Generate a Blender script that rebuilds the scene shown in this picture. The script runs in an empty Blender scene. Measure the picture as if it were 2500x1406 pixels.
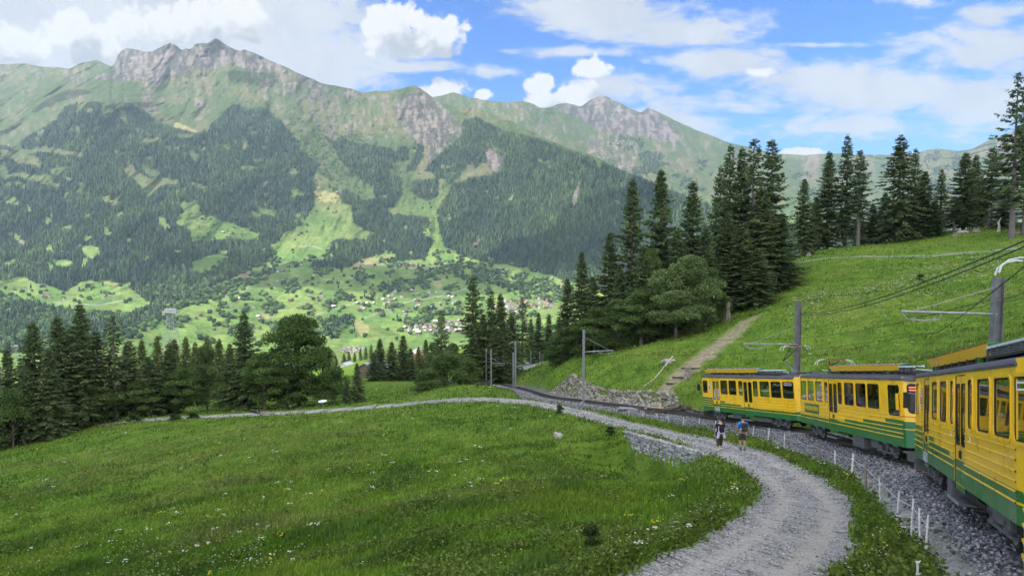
import bpy, bmesh, math, random
import numpy as np
from mathutils import Vector, Matrix, Euler
R = math.radians
sc = bpy.context.scene
COL = sc.collection
rng = np.random.default_rng(7)
random.seed(7)

# ------------------------------------------------------------------ camera
F, CX, CY, TILT = 1640.0, 1250.0, 703.0, R(3.4)     # photo pixels (2500 wide)
cam = bpy.data.cameras.new('camera'); camo = bpy.data.objects.new('camera', cam); COL.objects.link(camo)
cam.sensor_fit = 'HORIZONTAL'; cam.sensor_width = 36.0; cam.lens = 36.0 * F / 2500.0
cam.clip_start = 0.05; cam.clip_end = 60000
camo.rotation_euler = (R(90) - TILT, 0, 0)
sc.camera = camo

# ------------------------------------------------------------------ light
SUN_DIR = Vector((-0.80, -0.42, 0.92)).normalized()          # towards the sun
SUN_EL = math.asin(SUN_DIR.z); SUN_AZ = math.atan2(SUN_DIR.x, SUN_DIR.y)
sl = bpy.data.lights.new('sun', 'SUN'); sl.energy = 3.6; sl.angle = R(0.53); sl.color = (1.0, 0.955, 0.87)
so = bpy.data.objects.new('sun', sl); COL.objects.link(so)
so.rotation_euler = (-SUN_DIR).to_track_quat('-Z', 'Y').to_euler()
sc.view_settings.view_transform = 'Standard'; sc.view_settings.look = 'None'
sc.view_settings.exposure = 0.9; sc.view_settings.gamma = 1.0
cy = sc.cycles
cy.max_bounces = 5; cy.diffuse_bounces = 2; cy.glossy_bounces = 3; cy.transmission_bounces = 3
cy.transparent_max_bounces = 12; cy.volume_bounces = 0; cy.use_denoising = True
cy.sample_clamp_indirect = 4.0
cy.use_adaptive_sampling = True; cy.adaptive_threshold = 0.02

def at(px, py, D):
    px = np.asarray(px, float); py = np.asarray(py, float); D = np.asarray(D, float)
    rx = (px - CX) / F; uy = (CY - py) / F
    dy = math.cos(TILT) + uy * math.sin(TILT); dz = -math.sin(TILT) + uy * math.cos(TILT)
    s = D / dy
    return np.stack(np.broadcast_arrays(rx * s, D + 0 * s, dz * s), -1)
def proj(P):
    P = np.asarray(P, float)
    f = P[..., 1] * math.cos(TILT) - P[..., 2] * math.sin(TILT)
    u = P[..., 1] * math.sin(TILT) + P[..., 2] * math.cos(TILT)
    return np.stack([CX + F * P[..., 0] / f, CY - F * u / f], -1)
def lerp(a, b, t): return a + (b - a) * t
def sstep(a, b, x):
    t = np.clip((x - a) / (b - a), 0, 1); return t * t * (3 - 2 * t)

# ------------------------------------------------------------------ node helpers
class NT:
    def __init__(s, tree): s.t = tree; s.n = tree.nodes; s.l = tree.links
    def new(s, typ, **kw):
        n = s.n.new(typ)
        for k, v in kw.items(): setattr(n, k, v)
        return n
    def put(s, sock, v):
        if isinstance(v, bpy.types.NodeSocket): s.l.new(v, sock)
        elif v is not None:
            try: sock.default_value = v
            except Exception: sock.default_value = tuple(v) + (1.0,)
    def math(s, op, a, b=None, c=None, clamp=False):
        n = s.new('ShaderNodeMath', operation=op, use_clamp=clamp)
        s.put(n.inputs[0], a); s.put(n.inputs[1], b) if b is not None else None
        if c is not None: s.put(n.inputs[2], c)
        return n.outputs[0]
    def vmath(s, op, a, b=None, scale=None):
        n = s.new('ShaderNodeVectorMath', operation=op); s.put(n.inputs[0], a)
        if b is not None: s.put(n.inputs[1], b)
        if scale is not None: s.put(n.inputs['Scale'], scale)
        return n.outputs['Value'] if op in ('LENGTH', 'DOT_PRODUCT', 'DISTANCE') else n.outputs[0]
    def noise(s, vec, scale, detail=4, rough=0.55, dist=0.0):
        n = s.new('ShaderNodeTexNoise'); s.put(n.inputs['Vector'], vec)
        n.inputs['Scale'].default_value = scale; n.inputs['Detail'].default_value = detail
        n.inputs['Roughness'].default_value = rough; n.inputs['Distortion'].default_value = dist
        return n.outputs[0]
    def ramp(s, fac, a, b, lo=0.0, hi=1.0, smooth=True):
        n = s.new('ShaderNodeMapRange', interpolation_type='SMOOTHSTEP' if smooth else 'LINEAR')
        s.put(n.inputs['Value'], fac); n.inputs['From Min'].default_value = a; n.inputs['From Max'].default_value = b
        n.inputs['To Min'].default_value = lo; n.inputs['To Max'].default_value = hi
        return n.outputs[0]
    def mix(s, fac, a, b, blend='MIX'):
        n = s.new('ShaderNodeMix', data_type='RGBA', blend_type=blend)
        s.put(n.inputs[0], fac)
        for i, v in ((6, a), (7, b)):
            if isinstance(v, (tuple, list)) and len(v) == 3: v = tuple(v) + (1.0,)
            s.put(n.inputs[i], v)
        return n.outputs[2]

def new_mat(name):
    m = bpy.data.materials.new(name); m.use_nodes = True
    nt = NT(m.node_tree); b = m.node_tree.nodes['Principled BSDF']
    return m, nt, b
MATS = {}
def mat(name, col, rough=0.6, metal=0.0, var=0.12, scale=3.0, bump=0.0, bscale=40.0, spec=0.4, coat=0.0):
    """painted / plain surface with a little procedural unevenness"""
    if name in MATS: return MATS[name]
    m, nt, b = new_mat(name)
    tc = nt.new('ShaderNodeTexCoord').outputs['Object']
    n = nt.noise(tc, scale, 5)
    f = nt.ramp(n, 0.3, 0.7, 1 - var, 1 + var)
    h = nt.new('ShaderNodeHueSaturation'); h.inputs['Color'].default_value = tuple(col) + (1,)
    nt.put(h.inputs['Value'], f); nt.put(b.inputs['Base Color'], h.outputs[0])
    nt.put(b.inputs['Roughness'], nt.ramp(n, 0.2, 0.8, max(0.02, rough - 0.08), min(1, rough + 0.12)))
    b.inputs['Metallic'].default_value = metal; b.inputs['Specular IOR Level'].default_value = spec
    b.inputs['Coat Weight'].default_value = coat
    if bump:
        bn = nt.new('ShaderNodeBump'); bn.inputs['Strength'].default_value = bump
        bn.inputs['Distance'].default_value = 0.02
        nt.put(bn.inputs['Height'], nt.noise(tc, bscale, 4)); nt.put(b.inputs['Normal'], bn.outputs[0])
    MATS[name] = m
    return m
def attr_mat(name, attr='col', rough=0.85, var=0.18, scale=0.5, bump=0.0, bscale=5.0, spec=0.15, translucent=0.0, detail=5):
    """base colour of the thing itself stored per face/vertex, broken up by noise"""
    m, nt, b = new_mat(name)
    a = nt.new('ShaderNodeAttribute', attribute_name=attr).outputs['Color']
    tc = nt.new('ShaderNodeTexCoord').outputs['Object']
    n = nt.noise(tc, scale, detail, 0.6)
    h = nt.new('ShaderNodeHueSaturation'); nt.put(h.inputs['Color'], a)
    nt.put(h.inputs['Value'], nt.ramp(n, 0.25, 0.75, 1 - var, 1 + var))
    nt.put(b.inputs['Base Color'], h.outputs[0]); b.inputs['Roughness'].default_value = rough
    b.inputs['Specular IOR Level'].default_value = spec
    if bump:
        bn = nt.new('ShaderNodeBump'); bn.inputs['Strength'].default_value = bump; bn.inputs['Distance'].default_value = 0.5 / max(bscale, .01)
        nt.put(bn.inputs['Height'], nt.noise(tc, bscale, 5, 0.65)); nt.put(b.inputs['Normal'], bn.outputs[0])
    if translucent:
        out = m.node_tree.nodes['Material Output']
        tr = nt.new('ShaderNodeBsdfTranslucent'); nt.put(tr.inputs['Color'], h.outputs[0])
        mx = nt.new('ShaderNodeMixShader'); mx.inputs[0].default_value = translucent
        nt.l.new(b.outputs[0], mx.inputs[1]); nt.l.new(tr.outputs[0], mx.inputs[2]); nt.l.new(mx.outputs[0], out.inputs['Surface'])
    return m

# ------------------------------------------------------------------ sky
def build_world():
    w = bpy.data.worlds.new('World'); sc.world = w; w.use_nodes = True
    nt = NT(w.node_tree); bg = w.node_tree.nodes['Background']
    sky = nt.new('ShaderNodeTexSky', sky_type='NISHITA'); sky.sun_disc = False
    sky.sun_elevation = SUN_EL; sky.sun_rotation = SUN_AZ % (2 * math.pi)
    sky.altitude = 1400; sky.air_density = 1.0; sky.dust_density = 0.6; sky.ozone_density = 2.0
    ST = 0.10
    # clouds live in direction space: (x/y, z/y) of the view direction for the northern half
    g = bpy.data.node_groups.new('cloud_field', 'ShaderNodeTree')
    g.interface.new_socket('P', in_out='INPUT', socket_type='NodeSocketVector')
    g.interface.new_socket('Cum', in_out='OUTPUT', socket_type='NodeSocketFloat')
    g.interface.new_socket('Veil', in_out='OUTPUT', socket_type='NodeSocketFloat')
    k = NT(g); gi = k.new('NodeGroupInput'); go = k.new('NodeGroupOutput'); P = gi.outputs[0]
    def blob(px, py, rx, ry, soft=1.0):
        c = at(px, py, 1.0); s = k.vmath('SUBTRACT', P, (c[0], c[2], 0))
        s = k.vmath('MULTIPLY', s, (F / rx, F / ry, 1.0))
        return k.math('MULTIPLY', k.math('SUBTRACT', 1.0, k.vmath('LENGTH', s)), soft)
    def union(bl):
        o = bl[0]
        for b in bl[1:]:
            n = k.new('ShaderNodeMath', operation='SMOOTH_MAX'); k.put(n.inputs[0], o); k.put(n.inputs[1], b); n.inputs[2].default_value = 0.15; o = n.outputs[0]
        return o
    cum = union([blob(*a) for a in [
        (960, 70, 95, 75), (1060, 80, 90, 70), (1010, 105, 140, 45), (925, 60, 60, 55),
        (180, 75, 85, 60), (60, 115, 100, 55), (250, 125, 90, 45), (305, 60, 60, 60), (400, 70, 100, 55),
        (520, 50, 125, 70), (600, 50, 70, 65), (-60, 100, 120, 60),
        (1445, 165, 52, 32), (1318, 205, 48, 42), (1425, 230, 80, 40), (1340, 245, 90, 25), (1085, 222, 75, 34), (1180, 232, 28, 16),
        (1955, 372, 60, 14), (1860, 178, 45, 16)]])
    n1 = k.noise(P, 24.0, 10, 0.68)
    vor = k.new('ShaderNodeTexVoronoi', feature='F1'); k.put(vor.inputs['Vector'], k.vmath('ADD', P, k.vmath('SCALE', k.noise(P, 30, 3), None, 0.02))); vor.inputs['Scale'].default_value = 46.0
    puff = k.math('SUBTRACT', 0.45, vor.outputs['Distance'])
    c = k.math('ADD', cum, k.math('ADD', k.math('MULTIPLY', k.math('SUBTRACT', n1, 0.5), 1.9), k.math('MULTIPLY', puff, 0.6)))
    k.l.new(c, go.inputs[0])
    veil = union([blob(*a) for a in [
        (250, 60, 760, 300, 3.0), (740, 150, 360, 120, 1.8), (960, 165, 240, 26, 1.3),
        (1480, 25, 310, 75, 1.5), (1640, 70, 270, 60, 1.4), (1760, 150, 220, 50, 1.3), (1400, 128, 230, 22, 1), (1230, 125, 90, 15, 1),
        (1190, 175, 70, 24, 1), (1500, 210, 200, 60, 1),
        (2150, 225, 470, 95, 1.3), (2400, 130, 280, 75, 1.2), (1800, 260, 330, 60, 1), (2450, 240, 360, 110, 1.3), (2050, 305, 360, 50, 1.1), (1650, 300, 280, 60, 1.1),
        (2250, 5, 120, 28, 1), (2420, 35, 170, 40, 1), (2620, 90, 220, 130, 1), (1560, 5, 200, 40, 1), (2000, 110, 160, 12, 1)]])
    st = k.vmath('MULTIPLY', P, (1.0, 2.6, 1.0))
    n2 = k.noise(st, 7.0, 9, 0.62, 0.4); n3 = k.noise(st, 26.0, 6, 0.6)
    v = k.math('ADD', veil, k.math('ADD', k.math('MULTIPLY', k.math('SUBTRACT', n2, 0.5), 3.0), k.math('MULTIPLY', k.math('SUBTRACT', n3, 0.5), 1.3)))
    k.l.new(v, go.inputs[1])
    # world tree
    gen = nt.new('ShaderNodeTexCoord').outputs['Generated']
    sep = nt.new('ShaderNodeSeparateXYZ'); nt.put(sep.inputs[0], gen)
    yy = nt.math('MAXIMUM', sep.outputs[1], 0.08)
    cmb = nt.new('ShaderNodeCombineXYZ'); nt.put(cmb.inputs[0], nt.math('DIVIDE', sep.outputs[0], yy)); nt.put(cmb.inputs[1], nt.math('DIVIDE', sep.outputs[2], yy))
    P = cmb.outputs[0]
    def field(Pv):
        n = nt.new('ShaderNodeGroup'); n.node_tree = g; nt.put(n.inputs[0], Pv); return n.outputs
    f0 = field(P); f1 = field(nt.vmath('ADD', P, (-0.022, 0.040, 0)))
    ahead = nt.ramp(sep.outputs[1], 0.1, 0.25)
    cm = nt.math('MULTIPLY', nt.ramp(f0[0], 0.02, 0.36), ahead)
    vm = nt.math('MULTIPLY', nt.ramp(f0[1], 0.0, 0.85, 0, 0.95), ahead)
    # rest of the sky (overhead, behind): broken cloud from plain noise, brightened to lift the foreground
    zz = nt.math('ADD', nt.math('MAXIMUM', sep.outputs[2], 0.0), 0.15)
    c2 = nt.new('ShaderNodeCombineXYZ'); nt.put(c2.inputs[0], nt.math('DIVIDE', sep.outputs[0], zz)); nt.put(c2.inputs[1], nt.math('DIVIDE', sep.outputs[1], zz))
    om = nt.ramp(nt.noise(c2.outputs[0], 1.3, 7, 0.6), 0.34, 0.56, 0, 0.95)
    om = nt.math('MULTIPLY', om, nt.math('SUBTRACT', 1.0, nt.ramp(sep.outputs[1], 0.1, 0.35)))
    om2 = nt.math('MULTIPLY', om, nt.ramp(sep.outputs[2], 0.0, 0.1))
    hz = nt.ramp(sep.outputs[2], 0.0, 0.20, 0.62, 0.0)
    lit = nt.math('SUBTRACT', f0[0], f1[0])
    # cumulus: bright where the cloud thins towards the sun, grey where it thickens and towards its base
    sh = nt.math('ADD', nt.ramp(lit, -0.6, 0.9, 0, 1), nt.ramp(f0[0], 0.1, 0.8, 0.30, -0.10))
    cumcol = nt.mix(nt.ramp(sh, 0.22, 1.0), (0.30 / ST, 0.316 / ST, 0.35 / ST), (0.53 / ST, 0.525 / ST, 0.515 / ST))
    veilcol = nt.mix(nt.ramp(f0[1], 0.0, 1.4), (0.38 / ST, 0.413 / ST, 0.465 / ST), (0.43 / ST, 0.435 / ST, 0.45 / ST))
    veilcol = nt.mix(nt.ramp(nt.noise(P, 9.0, 6, 0.6, 0.5), 0.40, 0.64, 0.0, 0.55), veilcol, (0.325 / ST, 0.342 / ST, 0.375 / ST))
    skyc = nt.mix(1.0, sky.outputs[0], (0.23, 0.66, 1.27), 'MULTIPLY')
    c = nt.mix(hz, skyc, (0.265 / ST, 0.37 / ST, 0.49 / ST))
    c = nt.mix(vm, c, veilcol)
    c = nt.mix(cm, c, cumcol)
    c = nt.mix(om2, c, (1.75 / ST, 1.70 / ST, 1.60 / ST))  # unseen cloud set far brighter than the sky ahead, as fill for the foreground
    low = nt.ramp(sep.outputs[2], -0.08, 0.0, 1, 0)
    c = nt.mix(low, c, (0.10 / ST, 0.13 / ST, 0.11 / ST))
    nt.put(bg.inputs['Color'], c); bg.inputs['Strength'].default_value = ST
build_world()
sc.world.cycles.sampling_method = 'MANUAL'; sc.world.cycles.sample_map_resolution = 1024

# ------------------------------------------------------------------ mesh helpers
def mesh_obj(name, V, Fc, m, parent=None, cols=None, smooth=False, loc=None, midx=None):
    me = bpy.data.meshes.new(name)
    V = np.asarray(V, np.float32)
    if isinstance(Fc, np.ndarray):
        k = Fc.shape[1]; nf = len(Fc)
        me.vertices.add(len(V)); me.vertices.foreach_set('co', V.ravel())
        me.loops.add(nf * k); me.loops.foreach_set('vertex_index', Fc.astype(np.int32).ravel())
        me.polygons.add(nf); me.polygons.foreach_set('loop_start', np.arange(0, nf * k, k, dtype=np.int32))
        me.update(calc_edges=True)
    else:
        me.from_pydata([tuple(map(float, v)) for v in V], [], [tuple(f) for f in Fc])
    if cols is not None:
        cols = np.asarray(cols, np.float32)
        if cols.shape[1] == 3: cols = np.concatenate([cols, np.ones((len(cols), 1), np.float32)], 1)
        dom = 'POINT' if len(cols) == len(V) else 'FACE'
        a = me.attributes.new('col', 'FLOAT_COLOR', dom); a.data.foreach_set('color', cols.ravel())
    for mm in (m if isinstance(m, (list, tuple)) else [m]): me.materials.append(mm)
    if midx is not None: me.polygons.foreach_set('material_index', np.asarray(midx, np.int32))
    if smooth: me.polygons.foreach_set('use_smooth', np.ones(len(me.polygons), bool))
    o = bpy.data.objects.new(name, me); COL.objects.link(o)
    if parent is not None: o.parent = parent
    if loc is not None: o.location = loc
    return o
def grid_faces(nr, nc):
    i = np.arange(nr * nc).reshape(nr, nc)
    return np.stack([i[:-1, :-1], i[:-1, 1:], i[1:, 1:], i[1:, :-1]], -1).reshape(-1, 4)
def tag(o, label=None, cat=None, group=None, kind=None):
    if label: o['label'] = label
    if cat: o['category'] = cat
    if group: o['group'] = group
    if kind: o['kind'] = kind
    return o
def empty(name, loc=(0, 0, 0), label=None, cat=None, group=None, kind=None, rz=0.0):
    o = bpy.data.objects.new(name, None); COL.objects.link(o); o.location = loc; o.rotation_euler = (0, 0, rz)
    o.empty_display_size = 0.3
    return tag(o, label, cat, group, kind)
def dup(root, loc=None, rz=None, label=None, group=None, scale=None):
    r = root.copy(); COL.objects.link(r)
    if loc is not None: r.location = loc
    if rz is not None: r.rotation_euler = (r.rotation_euler[0], r.rotation_euler[1], rz)
    if scale is not None: r.scale = scale
    if label: r['label'] = label
    if group: r['group'] = group
    for ch in list(root.children):
        c = ch.copy(); COL.objects.link(c); c.parent = r
        for gch in list(ch.children):
            d = gch.copy(); COL.objects.link(d); d.parent = c
    return r

class MB:
    """collects shapes, links them as ONE mesh object"""
    def __init__(s): s.V = []; s.F = []; s.M = []
    def add(s, V, Fs, mi=0):
        b = len(s.V); s.V += [tuple(map(float, v)) for v in V]; s.F += [tuple(i + b for i in f) for f in Fs]; s.M += [mi] * len(Fs)
    def box(s, c, size, rot=None, mi=0, taper=1.0):
        x, y, z = [d / 2 for d in size]
        v = [(-x, -y, -z), (x, -y, -z), (x, y, -z), (-x, y, -z), (-x * taper, -y * taper, z), (x * taper, -y * taper, z), (x * taper, y * taper, z), (-x * taper, y * taper, z)]
        if rot is not None:
            m = rot if isinstance(rot, Matrix) else Euler(rot).to_matrix()
            v = [m @ Vector(p) for p in v]
        s.add([(p[0] + c[0], p[1] + c[1], p[2] + c[2]) for p in v], [(0, 3, 2, 1), (4, 5, 6, 7), (0, 1, 5, 4), (1, 2, 6, 5), (2, 3, 7, 6), (3, 0, 4, 7)], mi)
    def tube(s, pts, r, n=8, mi=0, cap=True, r2=None):
        pts = [Vector(p) for p in pts]; m = len(pts); rings = []
        for i, p in enumerate(pts):
            d = (pts[min(i + 1, m - 1)] - pts[max(i - 1, 0)]).normalized()
            a = d.orthogonal().normalized() if i == 0 else (rings_a - d * rings_a.dot(d)).normalized()
            rings_a = a; b = d.cross(a)
            rr = r if r2 is None else lerp(r, r2, i / max(1, m - 1))
            if isinstance(r, (list, tuple)): rr = r[i]
            rings.append([p + (a * math.cos(2 * math.pi * k / n) + b * math.sin(2 * math.pi * k / n)) * rr for k in range(n)])
        V = [v for rg in rings for v in rg]; Fs = []
        for i in range(m - 1):
            for k in range(n):
                Fs.append((i * n + k, i * n + (k + 1) % n, (i + 1) * n + (k + 1) % n, (i + 1) * n + k))
        if cap: Fs.append(tuple(range(n))[::-1]); Fs.append(tuple((m - 1) * n + k for k in range(n)))
        s.add(V, Fs, mi)
    def prism(s, prof, axis_pts, mi=0, cap=True):
        """closed profile (list of 3-D offsets) swept between two points"""
        n = len(prof); a, b = [Vector(p) for p in axis_pts]
        V = [a + Vector(p) for p in prof] + [b + Vector(p) for p in prof]
        Fs = [(k, (k + 1) % n, n + (k + 1) % n, n + k) for k in range(n)]
        if cap: Fs += [tuple(range(n))[::-1], tuple(range(n, 2 * n))]
        s.add(V, Fs, mi)
    def build(s, name, m, parent=None, smooth=False, bevel=0.0, loc=None, fixn=True):
        me = bpy.data.meshes.new(name); me.from_pydata(s.V, [], s.F)
        for mm in (m if isinstance(m, (list, tuple)) else [m]): me.materials.append(mm)
        me.polygons.foreach_set('material_index', s.M)
        if fixn:
            bm = bmesh.new(); bm.from_mesh(me); bmesh.ops.recalc_face_normals(bm, faces=bm.faces)
            if bevel:
                bmesh.ops.bevel(bm, geom=[e for e in bm.edges if e.is_manifold and e.calc_face_angle(0) > 0.5], offset=bevel, segments=1, affect='EDGES', clamp_overlap=True)
            bm.to_mesh(me); bm.free()
        if smooth: me.polygons.foreach_set('use_smooth', np.ones(len(me.polygons), bool))
        o = bpy.data.objects.new(name, me); COL.objects.link(o)
        if parent is not None: o.parent = parent
        if loc is not None: o.location = loc
        return o

# numpy noise ---------------------------------------------------------------
def _hash(ix, iy, seed):
    h = (ix.astype(np.int64) * 374761393 + iy.astype(np.int64) * 668265263 + seed * 974634721) & 0x7fffffff
    h = ((h ^ (h >> 13)) * 1274126177) & 0x7fffffff
    return ((h ^ (h >> 16)) & 0xffff) / 65535.0
def vnoise(x, y, seed=0):
    x = np.asarray(x, float); y = np.asarray(y, float)
    ix = np.floor(x); iy = np.floor(y); fx = x - ix; fy = y - iy
    fx = fx * fx * fx * (fx * (fx * 6 - 15) + 10); fy = fy * fy * fy * (fy * (fy * 6 - 15) + 10)
    a = _hash(ix, iy, seed); b = _hash(ix + 1, iy, seed); c = _hash(ix, iy + 1, seed); d = _hash(ix + 1, iy + 1, seed)
    return lerp(lerp(a, b, fx), lerp(c, d, fx), fy)
def fbm(x, y, seed=0, octv=5, gain=0.5, ridged=False):
    s = 0; a = 1; t = 0
    for i in range(octv):
        n = vnoise(x, y, seed + i * 17) * 2 - 1
        if ridged: n = 1 - 2 * np.abs(n)
        s = s + a * n; t += a; a *= gain; x = x * 2.03 + 11.3; y = y * 2.03 - 7.1
    return s / t
def inpoly(x, y, poly):
    x = np.asarray(x, float); y = np.asarray(y, float); r = np.zeros(x.shape, bool); n = len(poly)
    for i in range(n):
        x1, y1 = poly[i]; x2, y2 = poly[(i + 1) % n]
        if y1 == y2: continue
        r ^= ((y1 > y) != (y2 > y)) & (x < (x2 - x1) * (y - y1) / (y2 - y1) + x1)
    return r
# ------------------------------------------------------------------ railway line and path in plan
def car_frame(yaw, pitch):
    d = Vector((math.sin(yaw) * math.cos(pitch), math.cos(yaw) * math.cos(pitch), -math.sin(pitch)))
    r = Vector((math.cos(yaw), -math.sin(yaw), 0.0)); u = r.cross(d)
    return d, r, u
# left lower body corner at the uphill end, heading, gradient, length
CARS = {'A': (Vector((17.097, 39.739, -10.333)), -0.163, 0.182, 12.732),
        'B': (Vector((14.634, 24.655, -7.408)), 0.129, 0.183, 12.987),
        'C': (Vector((7.917, 10.303, -4.322)), 0.435, 0.190, 12.57)}
_d, _r, _u = car_frame(0.60, 0.185)
CARS['D'] = (Vector((5.47, 7.0, -3.62)) - _d * 12.987, 0.60, 0.185, 12.987)
RAILZ = -0.62
tp = []
for k, ts in (('D', (1.5, 11.0)), ('C', (1.0, 11.3)), ('B', (1.6, 11.4)), ('A', (1.4, 11.4))):
    o, yaw, pit, L = CARS[k]; d, r, u = car_frame(yaw, pit)
    for t in ts: tp.append(np.array(o + d * t + r * 1.22 + u * RAILZ))
for a in ((1425, 977, 69), (1340, 966, 78.5), (1278, 948, 97), (1207, 935, 118), (1120, 930, 150), (1060, 925, 190)):
    tp.append(at(*a))
tp = [tp[0] + (tp[0] - tp[1])] + tp
def catmull(P, step=0.25):
    P = np.array(P); P = np.concatenate([[2 * P[0] - P[1]], P, [2 * P[-1] - P[-2]]]); out = []
    for i in range(1, len(P) - 2):
        a, b, c, d = P[i - 1:i + 3]; n = max(2, int(np.linalg.norm(c - b) / step))
        t = np.linspace(0, 1, n, endpoint=False)[:, None]
        out.append(0.5 * (2 * b + (c - a) * t + (2 * a - 5 * b + 4 * c - d) * t ** 2 + (3 * b - a - 3 * c + d) * t ** 3))
    out.append(P[-2][None]); return np.concatenate(out)
TRK = catmull(tp); 
for _ in range(40): TRK[1:-1] = (TRK[:-2] + 2 * TRK[1:-1] + TRK[2:]) / 4
path_px = [(1500, 1560, 11.6), (1700, 1450, 12.6), (1830, 1380, 14.2), (1925, 1310, 16.3), (1968, 1240, 19.3), (1945, 1190, 22.5), (1870, 1136, 27.5), (1800, 1103, 33), (1700, 1076, 39), (1600, 1054, 45.5),
           (1500, 1030, 53), (1400, 1004, 61), (1300, 984, 69), (1200, 976, 75), (1100, 977, 78), (1000, 986, 81), (850, 998, 84), (700, 1007.5, 87), (600, 1012, 90), (500, 1017, 93), (420, 1022, 95), (330, 1026, 98), (262, 1034, 100)]
PTH = catmull([at(*p) for p in path_px])
PW = np.interp(np.arange(len(PTH)), [0, len(PTH) * .12, len(PTH) * .3, len(PTH) * .5, len(PTH)], [1.6, 1.42, 1.15, 1.2, 1.15])   # half width

def nearest(xy, L):
    """signed lateral distance (+ = right of travel), index on polyline"""
    xy = np.asarray(xy, float); out_d = np.empty(len(xy)); out_i = np.empty(len(xy), int); sub = L[::2]
    T = np.gradient(L[:, :2], axis=0); T /= np.linalg.norm(T, axis=1)[:, None]
    for s in range(0, len(xy), 4000):
        q = xy[s:s + 4000]; dd = ((q[:, None, :] - sub[None, :, :2]) ** 2).sum(-1); i = dd.argmin(1) * 2
        v = q - L[i, :2]; sg = np.sign(v[:, 0] * T[i, 1] - v[:, 1] * T[i, 0])
        out_d[s:s + 4000] = np.sqrt(dd.min(1)) * np.where(sg == 0, 1, sg); out_i[s:s + 4000] = i
    return out_d, out_i

# ------------------------------------------------------------------ near ground as one height field
gp = [at(*p) for p in [
    # hillside right of the train
    (2480, 835, 40), (2300, 880, 50), (2100, 880, 62), (1950, 890, 62), (1800, 890, 66), (1700, 915, 66), (2450, 720, 70), (2200, 720, 78), (2000, 740, 80), (1880, 762, 82),
    (2490, 605, 110), (2200, 625, 115), (1945, 643, 115), (2480, 552, 130), (2200, 590, 135), (2000, 612, 135), (1950, 628, 128), (2350, 570, 133), (2700, 560, 120), (2700, 750, 60),
    (1610, 960, 61), (1640, 930, 63), (1680, 890, 67), (1740, 850, 72), (1800, 805, 79), (1840, 775, 84),
    (1560, 890, 74), (1500, 870, 80), (1450, 880, 80), (1400, 908, 82), (1345, 930, 84), (1330, 938, 82), (1400, 941, 77), (1500, 950, 70.5), (1560, 965, 65.5),
    (1400, 860, 98), (1500, 852, 94), (1600, 835, 92), (1750, 788, 94), (1900, 735, 98), (1340, 900, 105),
    # mound left of the line, bank, lower meadows
    (1180, 946, 86), (1250, 947, 84), (1190, 932, 91), (1100, 944, 90), (1020, 966, 88), (1140, 962, 81), (950, 958, 118), (990, 940, 150), (930, 930, 180), (905, 919, 230), (860, 903, 330), (870, 890, 420), (945, 881, 450), (930, 872, 520),
    (1300, 880, 185), (1330, 862, 200), (1290, 903, 160),
    # tree line on the left
    (700, 1002, 97), (800, 990, 95), (600, 1004, 100), (500, 1008, 102), (400, 1020, 103), (300, 1036, 102), (150, 1060, 100), (0, 1085, 97), (-200, 1110, 95),
    # meadow in front
    (0, 1102, 89), (0, 1200, 55), (0, 1300, 38), (0, 1406, 28), (-200, 1406, 30), (500, 1406, 22), (1000, 1406, 18), (1400, 1406, 14.6), (500, 1200, 40), (500, 1100, 58), (500, 1050, 75), (1000, 1200, 34), (1000, 1100, 49), (1000, 1030, 65),
    (1300, 1200, 27), (1300, 1100, 40), (1300, 1030, 55), (200, 1080, 82), (1500, 1180, 31), (1480, 1110, 41), (1640, 1160, 35.5), (1560, 1110, 42), (1745, 1175, 31), (1500, 1300, 20), (1700, 1250, 23), (700, 1300, 28), (1200, 1300, 21)]]
gp += [np.array(p, float) for p in [(-200, 180, -58), (-350, 260, -95), (-420, 600, -135), (-150, 420, -92), (0, 600, -108), (300, 620, -100), (420, 400, -40), (350, 250, -8), (120, 230, -6), (60, 240, -22), (200, 150, 12), (200, 60, 16), (120, 20, 12), (60, -10, 7), (30, 10, 1.0), (20, -20, 0.5), (-20, -22, -4.0),
    (-60, -20, -14), (-120, 20, -30), (-180, 80, -46), (-25, 5, -7.5), (-60, 30, -18), (60, 45, 1.5), (90, 70, 3.5), (40, 20, 0.5)]]
gp += [TRK[i] + np.array([0, 0, -0.35]) for i in range(0, len(TRK), 16)]
gp += [PTH[i] for i in range(0, len(PTH), 14)]
gp = np.array(gp)
class TPS:
    def __init__(s, P, z, lam):
        s.P = P / 100.0; n = len(P); K = s.k(s.P, s.P) + lam * np.eye(n)
        A = np.zeros((n + 3, n + 3)); A[:n, :n] = K; A[:n, n] = 1; A[:n, n + 1:] = s.P; A[n:, :n] = A[:n, n:].T
        s.w = np.linalg.solve(A, np.concatenate([z, np.zeros(3)]))
    def k(s, a, b):
        r2 = ((a[:, None] - b[None]) ** 2).sum(-1); return np.where(r2 > 0, 0.5 * r2 * np.log(r2 + 1e-20), 0)
    def __call__(s, xy):
        xy = np.asarray(xy, float) / 100.0; out = np.empty(len(xy))
        for i in range(0, len(xy), 20000):
            q = xy[i:i + 20000]; out[i:i + 20000] = s.k(q, s.P) @ s.w[:-3] + s.w[-3] + q @ s.w[-2:]
        return out
_tps = TPS(gp[:, :2], gp[:, 2], 0.002)
WALL_TOP = catmull([at(*p) for p in ((1528, 1052, 46.2), (1580, 1066, 42.2), (1640, 1082, 38.5), (1700, 1098, 35.6), (1768, 1119, 32.6))], 0.3)
def OW(D): return np.interp(D, [7, 11, 14, 20, 30], [2.0, 2.2, 2.35, 2.6, 2.85])    # from the track centre to the fence
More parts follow.
